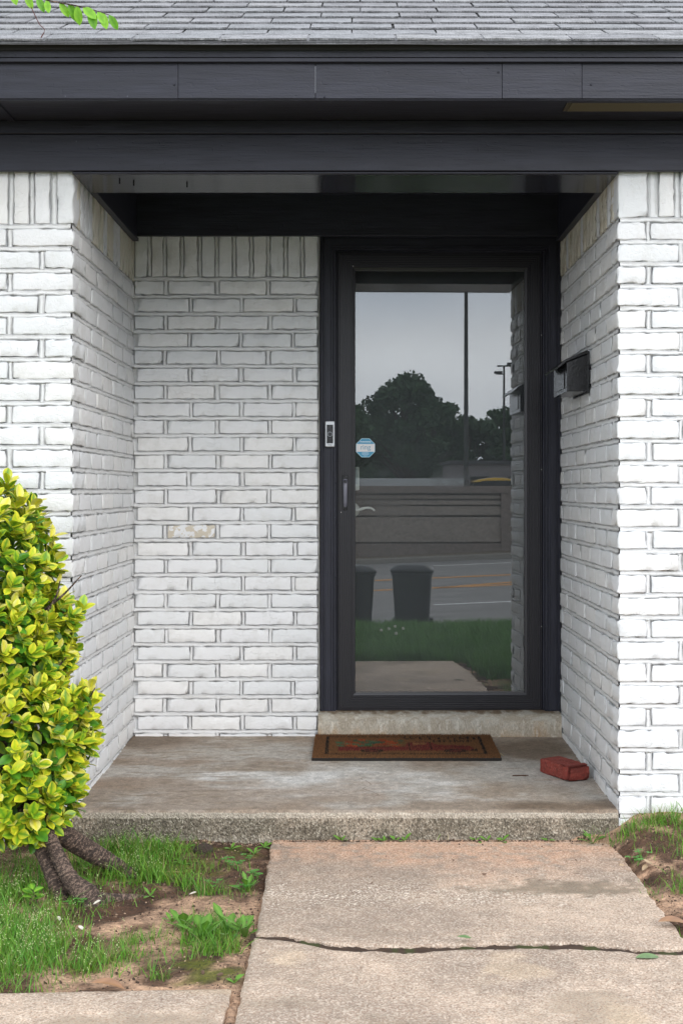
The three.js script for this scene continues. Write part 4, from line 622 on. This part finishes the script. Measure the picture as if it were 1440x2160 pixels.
// ---- weeds
{
  const r = rng(515), gm = [[0.10, 0.27, 0.02], [0.18, 0.38, 0.04]], dl = [0, 1, 2, 3].map((i) => { const g = leafGeo(0.092, 0.027, gm[1], gm[0], 620 + i, 0.3, 0.3, 1.35), p = g.attributes.position; for (let k = 0; k < p.count; k++) p.setX(k, p.getX(k) * (1 + 0.45 * Math.sin(p.getY(k) * 330 + i))); g.computeVertexNormals(); return g; });
  const D = [[-0.352, 0.985, 1.0, 'broad-leaved green dandelion growing at the path edge by the crack'], [-0.302, 1.0, 0.85, 'dandelion leaning over the corner of the cracked path slab'], [-0.415, 1.03, 0.95, 'dandelion with long toothed leaves in the middle of the grass tuft'], [-0.478, 0.95, 0.8, 'dandelion with raised leaves beside the dry grass stubs'], [-0.33, 0.555, 0.7, 'low green weed with broad leaves against the path edge, below the clover'], [0.81, 0.05, 0.7, 'green weed with narrow leaves at the end of the porch step']];
  for (const [x, z, s, label] of D) { const t = thing('dandelion', label, 'weed', null, [x, terrain(x, z) - 0.004, z]); for (let k = 0; k < 8; k++) { const a = k * 2.4 + x * 9, m = part('leaf', dl[k % 4], thinLeaf, t), el = 0.6 + 0.8 * r(); leafMatrix(V(0, 0.002, 0), V(Math.cos(a) * Math.cos(el), Math.sin(el), Math.sin(a) * Math.cos(el)), V(-Math.cos(a) * 0.4, 1, -Math.sin(a) * 0.4), s * (0.65 + 0.5 * r())).decompose(m.position, m.quaternion, m.scale); } }
  const cl = leafGeo(0.011, 0.0105, [0.11, 0.36, 0.05], [0.09, 0.30, 0.03], 9, 0.1, 0.1, 1.6), stemM = new THREE.MeshStandardMaterial({ color: 0x5f8a35, roughness: 0.7 });
  const C = [[-0.417, 0.27], [-0.395, 0.31], [-0.382, 0.327], [-0.307, 0.40], [-0.318, 0.43], [-0.33, 0.53], [-0.345, 0.565], [-0.439, 0.517], [-0.835, 0.70], [-0.815, 0.715], [0.905, 0.33], [0.93, 0.30], [0.90, 0.29], [-0.36, 0.22]];
  for (const [x, z] of C) { const t = thing('clover', x > 0 ? 'small clover sprig in the soil strip beside the white corner wall' : x < -0.6 ? 'small clover sprig at the foot of the shrub trunk' : z > 0.48 ? 'small clover sprig beside the low broad-leaved weed at the path edge' : 'small clover sprig in the dark soil between step and path', 'weed', x > 0 ? 'clover by the corner wall' : x < -0.6 ? 'clover by the shrub trunk' : z > 0.48 ? 'clover by the broad-leaved weed' : 'clover in the dark soil', [x, terrain(x, z) - 0.003, z]), n = 3 + Math.floor(r() * 3); for (let k = 0; k < n; k++) { const a = r() * 6.28, h = 0.016 + 0.016 * r(), px = 0.018 * Math.cos(a), pz = 0.018 * Math.sin(a); part('stem', tube([[0, 0, 0], [px * 0.6, h * 0.6, pz * 0.6], [px, h, pz]], [0.0007, 0.0006], 5), stemM, t); for (let j = 0; j < 3; j++) { const b = a + j * 2.094, m = part('leaf', cl, thinLeaf, t); leafMatrix(V(px, h, pz), V(Math.cos(b), 0.15, Math.sin(b)), V(0, 1, 0.25), 1).decompose(m.position, m.quaternion, m.scale); } } }
  const sl = leafGeo(0.034, 0.011, gm[1], gm[0], 33, 0.2, 0.3, 1.3);
  const S = [[0.075, 0.02], [0.10, 0.025], [0.135, 0.018], [0.165, 0.024], [-0.05, 0.02], [0.41, 0.022], [0.45, 0.02], [0.50, 0.025], [-0.312, 0.05], [-0.42, 0.10], [-0.34, 0.13], [-0.58, 0.06], [-0.69, 0.04], [-0.64, 0.08], [-0.30, 1.36], [-0.52, 0.86], [-0.62, 0.60], [-0.56, 0.26], [0.66, 0.02]];
  for (const [x, z] of S) { const onPath = inSlab(x, z, 0.0) || z < 0.03, t = thing('seedling', x > -0.2 ? (x < 0.25 ? 'narrow-leaved seedling in the joint between step and path, below the doormat' : 'narrow-leaved seedling in the joint between step and path, toward the loose brick') : z < 0.15 ? 'narrow-leaved seedling in the dark soil against the porch step' : z < 0.5 ? 'narrow-leaved seedling in the mossy soil beside the shrub' : z > 1.2 ? 'narrow-leaved seedling in the gap between two path slabs' : 'narrow-leaved seedling in the bare sandy soil', 'weed', x > -0.2 ? (x < 0.25 ? 'seedlings below the doormat' : 'seedlings toward the loose brick') : z < 0.15 ? 'seedlings against the step' : 'seedlings in the bed', [x, Math.max(terrain(x, z) - 0.002, onPath ? -0.004 : -1), z]), n = 5; for (let k = 0; k < n; k++) { const a = k * 2.4 + z * 50, el = 0.35 + 0.8 * r(), m = part('leaf', sl, thinLeaf, t); leafMatrix(V(0, 0.001, 0), V(Math.cos(a) * Math.cos(el), Math.sin(el), Math.sin(a) * Math.cos(el)), V(0, 1, 0.2), 0.65 + 0.55 * r()).decompose(m.position, m.quaternion, m.scale); } }
  // dry stubs
  const st = thing('dry_grass_tuft', 'tuft of cut dry grass stubs in the bare sandy soil', 'weed', null, [-0.475, -0.02, 0.86]); const bg = bladeGeo(0.05, 0.0028, 0.15, 2), dm = new THREE.MeshStandardMaterial({ color: 0x9a8b62, roughness: 0.9, side: THREE.DoubleSide }); for (let k = 0; k < 26; k++) { const m = part('stub', bg, dm, st); m.position.set((r() - 0.5) * 0.05, 0, (r() - 0.5) * 0.03); m.rotation.set((r() - 0.5) * 0.4, r() * 6, (r() - 0.5) * 0.4); m.scale.y = 0.5 + 0.7 * r(); }
  // fallen leaves, twigs and a stone
  const fallen = (name, geo, mat, x, z, y, ry, s, label, cat) => { const m = solo(name, geo, mat, label, cat); m.position.set(x, y, z); m.rotation.set(-Math.PI / 2 + 0.12, 0, ry, 'XYZ'); m.scale.setScalar(s); return m; };
  const green = leafGeo(0.075, 0.036, [0.13, 0.22, 0.09], [0.17, 0.27, 0.11], 44, 0.2, 0.1), brown = leafGeo(0.09, 0.04, [0.34, 0.19, 0.10], [0.26, 0.14, 0.08], 45, 0.45, 0.25), tan = leafGeo(0.05, 0.03, [0.45, 0.34, 0.22], [0.36, 0.25, 0.15], 46, 0.5, -0.4), white = leafGeo(0.036, 0.02, [0.72, 0.68, 0.6], [0.62, 0.57, 0.48], 47, 0.6, -0.3);
  fallen('fallen_leaf', green, leafMat, 0.72, 1.225, 0.004, -1.3, 0.9, 'fallen green leaf lying on the lower path slab below the crack', 'leaf');
  fallen('fallen_leaf', green, leafMat, 0.27, 1.105, 0.020, -1.6, 0.5, 'tiny green leaf lying across the crack in the path', 'leaf');
  fallen('fallen_leaf', brown, leafMat, 0.83, 0.985, 0.022, -1.35, 1.1, 'large dry brown leaf at the edge of the path beside the soil', 'leaf');
  fallen('fallen_leaf', brown, leafMat, -0.64, 1.43, 0.012, -1.5, 0.9, 'curled brown leaf in the soil beside the paving slab', 'leaf');
  for (const [x, z, a] of [[-0.765, 0.745, -1.0], [-0.835, 0.885, 0.3], [-0.745, 0.985, 0.9], [-0.50, 0.63, -1.6], [-0.93, 1.36, 0.2]]) { const m = fallen('dry_petal', white, leafMat, x, z, terrain(x, z) + 0.010, a, 0.65, 'pale dry curled leaf lying on the bare soil', 'leaf'); m.userData.group = 'pale dry leaves on the soil'; }
  for (const [x, z, a] of [[0.86, 0.36, 0.4], [0.905, 0.41, -0.7], [0.94, 0.40, 1.2], [0.80, 0.30, 2]]) { const m = fallen('dry_leaf', tan, leafMat, x, z, terrain(x, z) + 0.014, a, 0.6, 'small tan dead leaf lying in the soil beside the path', 'leaf'); m.userData.group = 'tan dead leaves beside the path'; }
  const twigM = new THREE.MeshStandardMaterial({ color: 0x4d3526, roughness: 0.9 });
  const tg = merge([tube([[-0.03, 0, 0], [0, 0.002, 0.004], [0.032, 0, -0.006]], [0.002, 0.0022, 0.0015], 6), tube([[0.005, 0.001, 0.003], [0.02, 0.002, 0.016]], [0.0014, 0.001], 6)]);
  solo('twig', tg, twigM, 'small brown forked twig lying on the porch slab near the doormat', 'twig').position.set(0.63, 0.1125, -0.53);
  solo('twig', tube([[-0.05, 0, 0], [0, 0.001, 0.006], [0.05, 0, 0.002]], [0.0016, 0.0018, 0.001], 6), new THREE.MeshStandardMaterial({ color: 0xb59c74, roughness: 0.9 }), 'pale straw twig lying on the soil beneath the shrub', 'twig').position.set(-0.60, -0.012, 0.36);
  solo('grass_straw', tube([[-0.012, 0, -0.02], [0, 0.006, 0], [0.012, 0.001, 0.022]], [0.0011, 0.0011, 0.0008], 5), new THREE.MeshStandardMaterial({ color: 0xcdb98a, roughness: 0.9 }), 'pale straw lying at the edge of the doormat', 'straw').position.set(0.592, 0.121, -0.90);
  { const g = new THREE.IcosahedronGeometry(0.03, 3), p = g.attributes.position; for (let i = 0; i < p.count; i++) { const x = p.getX(i), y = p.getY(i), z = p.getZ(i), k = 0.75 + 0.5 * fbm(x * 40 + 5 + z * 30, y * 40 + 3, 3); p.setXYZ(i, x * k * 1.1, y * k * 0.7, z * k); } g.computeVertexNormals(); const m = solo('stone', g, barkMat, 'rough grey brown stone half buried in the soil near the step', 'stone'); m.position.set(-0.505, 0.008, 0.17); }
  // litter and clods in the soil
  const cg = new THREE.IcosahedronGeometry(0.004, 0), N = 6000, im = new THREE.InstancedMesh(cg, new THREE.MeshStandardMaterial({ roughness: 1 }), N), q = new THREE.Object3D(), col = new THREE.Color(); let n = 0;
  while (n < N) { let x = lerp(-1.2, 1.15, r()), z = r() * 1.45; if (r() < 0.3) { z = 0.012 + 0.025 * r(); x = lerp(-0.9, 0.8, r()); } else if (inSlab(x, z, 0) && !(z < 0.12 && r() < 0.15) && spill(x, z) < 0.4) continue; const s = 0.3 + 1.2 * r() * r(); q.position.set(x, Math.max(terrain(x, z), inSlab(x, z, 0) ? 0.003 : -1) + 0.001 * s, z); q.rotation.set(r() * 6, r() * 6, r() * 6); q.scale.set(s * (0.7 + r()), s * 0.7, s); q.updateMatrix(); im.setMatrixAt(n, q.matrix); const f = 0.5 + r(); if (r() < 0.25) col.setRGB(0.32 * f, 0.22 * f, 0.15 * f); else col.setRGB(0.10 * f, 0.065 * f, 0.045 * f); im.setColorAt(n++, col); }
  im.name = 'soil_crumbs'; im.userData = { kind: 'stuff', label: 'loose brown soil crumbs scattered over the bed and along the step', category: 'soil' }; shadows(im); scene.add(im);
}

// ---------------------------------------------------------------- the street behind the camera, mirrored in the glass
{
  const r = rng(99);
  const strip = (x0, x1, za, zb, dy, nx = 40) => { const pos = [], idx = [], uv = []; for (let i = 0; i <= nx; i++) { const x = lerp(x0, x1, i / nx); for (const z of [za(x), zb(x)]) { pos.push(x, roadY(x) + dy, z); uv.push(x, z); } } for (let i = 0; i < nx; i++) { const a = i * 2; idx.push(a, a + 1, a + 2, a + 2, a + 1, a + 3); } return G(pos, idx, uv); };
  const asphalt = new THREE.MeshStandardMaterial({ map: tex(512, 512, (u, v) => { const k = 0.8 + 0.25 * tn(u, v, 160, 160, 2) + 0.16 * tn(u, v, 7, 7, 3); return [128 * k, 126 * k, 124 * k]; }, { rep: [0.3, 0.3] }), roughness: 0.9 });
  structure('road', strip(-60, 60, () => 13.4, () => 35.1, 0), asphalt, 'grey asphalt road mirrored in the storm door glass', 'road');
  const yel = new THREE.MeshStandardMaterial({ color: 0xc98a35, roughness: 0.7 }), wht = new THREE.MeshStandardMaterial({ color: 0xdedede, roughness: 0.7 });
  const line = (m, x0, x1, f, w, label) => structure('road_line', strip(x0, x1, (x) => f(x) - w, (x) => f(x) + w, 0.006), m, label, 'road marking');
  line(yel, -40, 40, () => 27.5, 0.2, 'solid yellow line along the far side of the turn lane'); line(yel, -40, 40, () => 24.1, 0.18, 'solid yellow line along the near side of the turn lane'); line(yel, 2.85, 10, (x) => 24.1 + 0.42 * (x - 2.85), 0.18, 'yellow line branching off across the turn lane');
  line(wht, 2.3, 7.3, () => 19.6, 0.1, 'white lane line between the near lanes'); line(wht, 3.5, 15, () => 32.8, 0.12, 'white lane line between the far lanes');
  const kerb = (z0, z1, label) => { const pos = [], idx = [], nx = 40; for (let i = 0; i <= nx; i++) { const x = lerp(-60, 60, i / nx), y = roadY(x); pos.push(x, y - 0.05, z0, x, y + 0.14, z0 + 0.02, x, y + 0.15, z0 + 0.05, x, y + 0.15, z1); } for (let i = 0; i < nx; i++) for (let k = 0; k < 3; k++) { const a = i * 4 + k; idx.push(a, a + 1, a + 4, a + 4, a + 1, a + 5); } structure('kerb', G(pos, idx), new THREE.MeshStandardMaterial({ color: 0x8b867e, roughness: 0.9 }), label, 'kerb'); };
  kerb(35.1, 35.6, 'pale concrete kerb at the foot of the retaining wall verge');
  structure('verge', strip(-60, 60, () => 35.6, () => 37.1, 0.145), new THREE.MeshStandardMaterial({ color: 0x776b5c, roughness: 1 }), 'bare earth verge between kerb and retaining wall', 'verge');
  // retaining wall of precast panels
  const wall = thing('retaining_wall', 'brown grey concrete retaining wall with grooved panels across the road', 'wall');
  const cm = (c) => new THREE.MeshStandardMaterial({ map: tex(512, 128, (u, v) => { const k = 0.86 + 0.2 * tn(u, v, 60, 30, 2) + 0.16 * tn(u, v, 200, 100, 4); return c.map((q) => q * k); }, { rep: [0.25, 0.6] }), roughness: 0.95 }), face = cm([150, 140, 131]), edge = cm([130, 119, 112]);
  for (const [x0, x1] of [[-13, -3.5], [-3.1, 6.1], [6.62, 15.5]]) {
    for (const [y0, y1] of [[0.94, 1.07], [0.75, 0.89], [0.41, 0.70], [-0.455, 0.35]]) part('panel', box(x0, x1, y0, y1, 37.12, 37.3, 0.012), face, wall);
    part('base_course', box(x0, x1, -1.75, -0.50, 37.08, 37.3, 0.012), edge, wall);
  }
  for (const x of [-3.5, 6.1]) part('pilaster', box(x + 0.002, x + (x < 0 ? 0.398 : 0.518), -1.75, 1.115, 37.03, 37.4, 0.01), edge, wall);
  part('cap', box(-13.5, 16, 1.118, 1.36, 36.99, 37.5, 0.015), edge, wall); part('backing', box(-13.4, 15.9, -1.75, 1.117, 37.3, 37.62), edge, wall);
  solo('concrete_barrier', box(-8, 5.7, 0.1, 1.66, 44, 44.3, 0.03), new THREE.MeshStandardMaterial({ color: 0xc9cbcd, roughness: 0.8 }), 'pale concrete barrier standing behind the retaining wall', 'barrier');
  // poles
  const pm = new THREE.MeshStandardMaterial({ color: 0x3a3d3c, roughness: 0.7 });
  const pole = thing('utility_pole', 'tall dark pole rising behind the wall past the trees', 'pole', null, [6.76, 0.15, 52.4]); { const g = new THREE.CylinderGeometry(0.065, 0.11, 14, 12); g.translate(0, 7, 0); part('shaft', g, pm, pole); part('cross_arm', box(-0.9, 0.9, 13.2, 13.34, -0.05, 0.05), pm, pole); part('base_plate', box(-0.22, 0.22, 0, 0.06, -0.22, 0.22), pm, pole); }
  const lamp = thing('street_lamp', 'slim dark street lamp with two small heads behind the retaining wall', 'street lamp', null, [9.85, 0.15, 62.4]); { const g = new THREE.CylinderGeometry(0.05, 0.08, 7.4, 10); g.translate(0, 3.7, 0); part('shaft', g, pm, lamp); part('arm', box(-0.35, 0.4, 7.33, 7.4, -0.04, 0.04), pm, lamp); part('lamp_head', box(0.15, 0.62, 7.4, 7.54, -0.13, 0.13, 0.03), pm, lamp); part('lamp_head', box(-0.5, -0.1, 6.98, 7.1, -0.13, 0.13, 0.03), pm, lamp); part('arm', box(-0.4, 0, 6.93, 6.98, -0.03, 0.03), pm, lamp); }
  // yellow car
  const car = thing('car', 'yellow car whose rounded roof shows above the retaining wall', 'car', null, [7.24, 0.2, 47.3]), ym = new THREE.MeshPhysicalMaterial({ color: 0xe0b21a, roughness: 0.3, clearcoat: 0.7 }), gm = new THREE.MeshPhysicalMaterial({ color: 0x16191c, roughness: 0.08 });
  { const s = new THREE.Shape(); s.moveTo(-2.1, 0.3); s.lineTo(-2.12, 0.75); s.quadraticCurveTo(-1.6, 0.92, -1.1, 0.94); s.lineTo(1.5, 0.96); s.quadraticCurveTo(2.05, 0.9, 2.08, 0.6); s.lineTo(2.05, 0.3); const b = new THREE.ExtrudeGeometry(s, { depth: 1.5, bevelEnabled: true, bevelSize: 0.08, bevelThickness: 0.1, bevelSegments: 3 }); b.translate(0, 0, -0.75); part('body', b, ym, car);
    const c = new THREE.Shape(); c.moveTo(-1.15, 0.95); c.quadraticCurveTo(-0.75, 1.36, -0.35, 1.38); c.lineTo(0.5, 1.38); c.quadraticCurveTo(1.1, 1.32, 1.5, 0.95); const cg = new THREE.ExtrudeGeometry(c, { depth: 1.24, bevelEnabled: true, bevelSize: 0.04, bevelThickness: 0.06, bevelSegments: 3 }); cg.translate(0, 0, -0.62); part('cabin', cg, gm, car);
    const rs = new THREE.Shape(); rs.moveTo(-0.8, 1.35); rs.quadraticCurveTo(0.05, 1.6, 0.95, 1.35); const rg = new THREE.ExtrudeGeometry(rs, { depth: 1.24, bevelEnabled: true, bevelSize: 0.04, bevelThickness: 0.05, bevelSegments: 3 }); rg.translate(0, 0, -0.62); part('roof', rg, ym, car);
    for (const x of [-1.35, 1.3]) for (const z of [-0.8, 0.8]) { const w = new THREE.CylinderGeometry(0.31, 0.31, 0.2, 20); w.rotateX(Math.PI / 2); w.translate(x, 0.31, z); const wh = part('wheel', w, rubber, car); const h = new THREE.CylinderGeometry(0.18, 0.18, 0.21, 14); h.rotateX(Math.PI / 2); h.translate(x, 0.31, z); part('rim', h, whiteMetal, wh); } }
  // grey building
  const bld = thing('building', 'low grey building with flat roof under the trees behind the yellow car', 'building', null, [8.8, 0.18, 58]); part('wall', box(-2.0, 4, 0, 2.3, 0, 5), new THREE.MeshStandardMaterial({ color: 0x8d8688, roughness: 0.9 }), bld); part('roof', box(-2.15, 4.15, 2.3, 2.45, -0.15, 5.15), new THREE.MeshStandardMaterial({ color: 0x57555a, roughness: 0.9 }), bld); for (const x of [-1.2, 0.6, 2.4]) { const w = part('window', box(x, x + 0.9, 0.8, 1.7, -0.03, 0.0), pm, bld); part('pane', box(x + 0.05, x + 0.85, 0.85, 1.65, -0.04, -0.031), gm, w); }
  // trees
  const bark = new THREE.MeshStandardMaterial({ color: 0x4a3f36, roughness: 1 }), fol = [0x42603c, 0x4a6a42, 0x3c5838].map((c) => new THREE.MeshStandardMaterial({ color: c, roughness: 0.8, side: THREE.DoubleSide }));
  function tree(x, z, H, rad, seed, label, n = 34) {
    const t = thing('tree', label, 'tree', 'trees behind the retaining wall', [x + 2.55, 0.18, z]), q = rng(seed), trunk = [tube([[0, 0, 0], [0.1, H * 0.25, 0.05], [0.0, H * 0.5, 0], [0.1, H * 0.75, 0.1]], [rad * 0.09, rad * 0.075, rad * 0.05, rad * 0.02], 8)], cl = [];
    for (let k = 0; k < n; k++) { const a = q() * 6.283, hh = 0.22 + 0.72 * (k / n), prof = Math.sin(Math.PI * Math.min(0.97, 0.18 + hh * 0.82)) ** 0.7, d = rad * prof * (0.25 + 0.8 * q()), c = [d * Math.cos(a), H * hh, d * Math.sin(a)], s = rad * (0.12 + 0.16 * q()); cl.push([...c, s]); if (k % 2) trunk.push(tube([[0.02, H * hh * 0.45, 0], [c[0] * 0.5, H * hh * 0.8, c[2] * 0.5], c], [rad * 0.035, rad * 0.02, rad * 0.008], 6)); }
    part('trunk', merge(trunk), bark, t);
    const pos = [], idx = []; for (const [cx, cy, cz, s] of cl) { const m = Math.round(520 * (s / rad / 0.28) ** 2); for (let k = 0; k < m; k++) { const u = q() * 2 - 1, th = q() * 6.283, w = Math.sqrt(1 - u * u), rr = s * (0.3 + 0.95 * q()), p = V(cx + w * Math.cos(th) * rr, cy + u * rr * 0.8, cz + w * Math.sin(th) * rr), d = V(q() - 0.5, q() - 0.5, q() - 0.5).normalize(), e = d.clone().cross(V(q() - 0.5, q() - 0.5, q() - 0.5)).normalize(), l = 0.09 + 0.11 * q(), b = pos.length / 3; for (const [i, j] of [[-1, 0], [0, -0.6], [1, 0], [0, 0.6]]) { const v = p.clone().addScaledVector(d, i * l).addScaledVector(e, j * l); pos.push(v.x, v.y, v.z); } idx.push(b, b + 1, b + 2, b, b + 2, b + 3); } }
    part('crown', G(pos, idx), fol[seed % 3], t);
  }
  tree(2.6, 67.4, 7.4, 2.9, 11, 'tall spreading dark green tree behind the retaining wall', 44); tree(4.5, 71, 6.4, 2.3, 12, 'rounded green tree standing between the spreading tree and the tall pole');
  tree(0.0, 72, 5.9, 2.9, 13, 'broad green tree at the open side of the tallest tree'); tree(6.9, 74, 5.6, 2.3, 14, 'green tree between the tall pole and the street lamp'); tree(8.9, 76, 6.2, 2.2, 15, 'green tree behind the street lamp'); tree(-3.5, 70, 6.4, 2.6, 16, 'green tree beyond the end of the pale barrier'); tree(1.6, 80, 5.4, 3.0, 17, 'low green tree far behind the tallest tree'); tree(5.4, 84, 5.8, 3.0, 18, 'low green tree far behind the tall pole');
  // trash bins in the gutter
  const binM = new THREE.MeshPhysicalMaterial({ color: 0x2b2d30, roughness: 0.5 });
  function bin(x, z, ry, label) {
    const t = thing('trash_bin', label, 'trash bin', 'trash bins at the roadside', [x, roadY(x) + 0.005, z]); t.rotation.y = ry;
    const loft = (secs) => { const pos = [], idx = []; for (const [w, d, y, oz] of secs) for (let k = 0; k < 24; k++) { const a = k / 24 * 6.2832, c = Math.cos(a), s = Math.sin(a), e = 0.28; pos.push(Math.sign(c) * Math.abs(c) ** e * w / 2, y, Math.sign(s) * Math.abs(s) ** e * d / 2 + (oz || 0)); } for (let i = 0; i < secs.length - 1; i++) for (let k = 0; k < 24; k++) { const a = i * 24 + k, b = i * 24 + (k + 1) % 24; idx.push(a, a + 24, b, b, a + 24, b + 24); } for (let k = 1; k < 23; k++) { idx.push((secs.length - 1) * 24, (secs.length - 1) * 24 + k + 1, (secs.length - 1) * 24 + k, 0, k, k + 1); } return G(pos, idx); };
    part('body', loft([[0.50, 0.56, 0.06], [0.52, 0.58, 0.1], [0.62, 0.68, 0.94], [0.66, 0.72, 0.95], [0.66, 0.72, 1.0]]), binM, t);
    const lid = part('lid', loft([[0.68, 0.74, 0.99], [0.69, 0.76, 1.02], [0.66, 0.72, 1.05], [0.5, 0.55, 1.10], [0.3, 0.4, 1.11]]), binM, t);
    const h = new THREE.CylinderGeometry(0.018, 0.018, 0.5, 10); h.rotateZ(Math.PI / 2); h.translate(0, 1.0, 0.42); part('handle', h, binM, t);
    for (const s of [-1, 1]) { const w = new THREE.CylinderGeometry(0.12, 0.12, 0.06, 20); w.rotateZ(Math.PI / 2); w.translate(s * 0.29, 0.12, 0.28); part('wheel', w, rubber, t); }
  }
  bin(1.48, 14.4, 0.12, 'black wheeled trash bin standing at the roadside beyond the lawn, wholly mirrored'); bin(0.56, 14.8, -0.1, 'black wheeled trash bin at the roadside, cut off by the edge of the mirrored view');
  // white clover heads in the lawn
  const cg = new THREE.IcosahedronGeometry(0.013, 1), wm = new THREE.MeshStandardMaterial({ color: 0xd8d4c4, roughness: 0.9 });
  for (const [x, z] of [[0.39, 3.6], [0.46, 3.75], [0.52, 3.9], [0.57, 3.65], [0.49, 3.3]]) { const t = thing('clover_flower', 'round white clover flower head in the lawn', 'flower', 'white clover heads in the lawn', [x, terrain(x, z), z]); const h = part('flower_head', cg, wm, t); h.position.y = 0.105; part('stem', tube([[0, 0, 0], [0.005, 0.05, 0], [0, 0.1, 0]], [0.0016, 0.0014], 5), leafStem(), t); }
}
function leafStem() { return new THREE.MeshStandardMaterial({ color: 0x4f7a30, roughness: 0.7 }); }

scene.updateMatrixWorld(true);
renderer.setSize(682, 1024);
renderer.render(scene, camera);
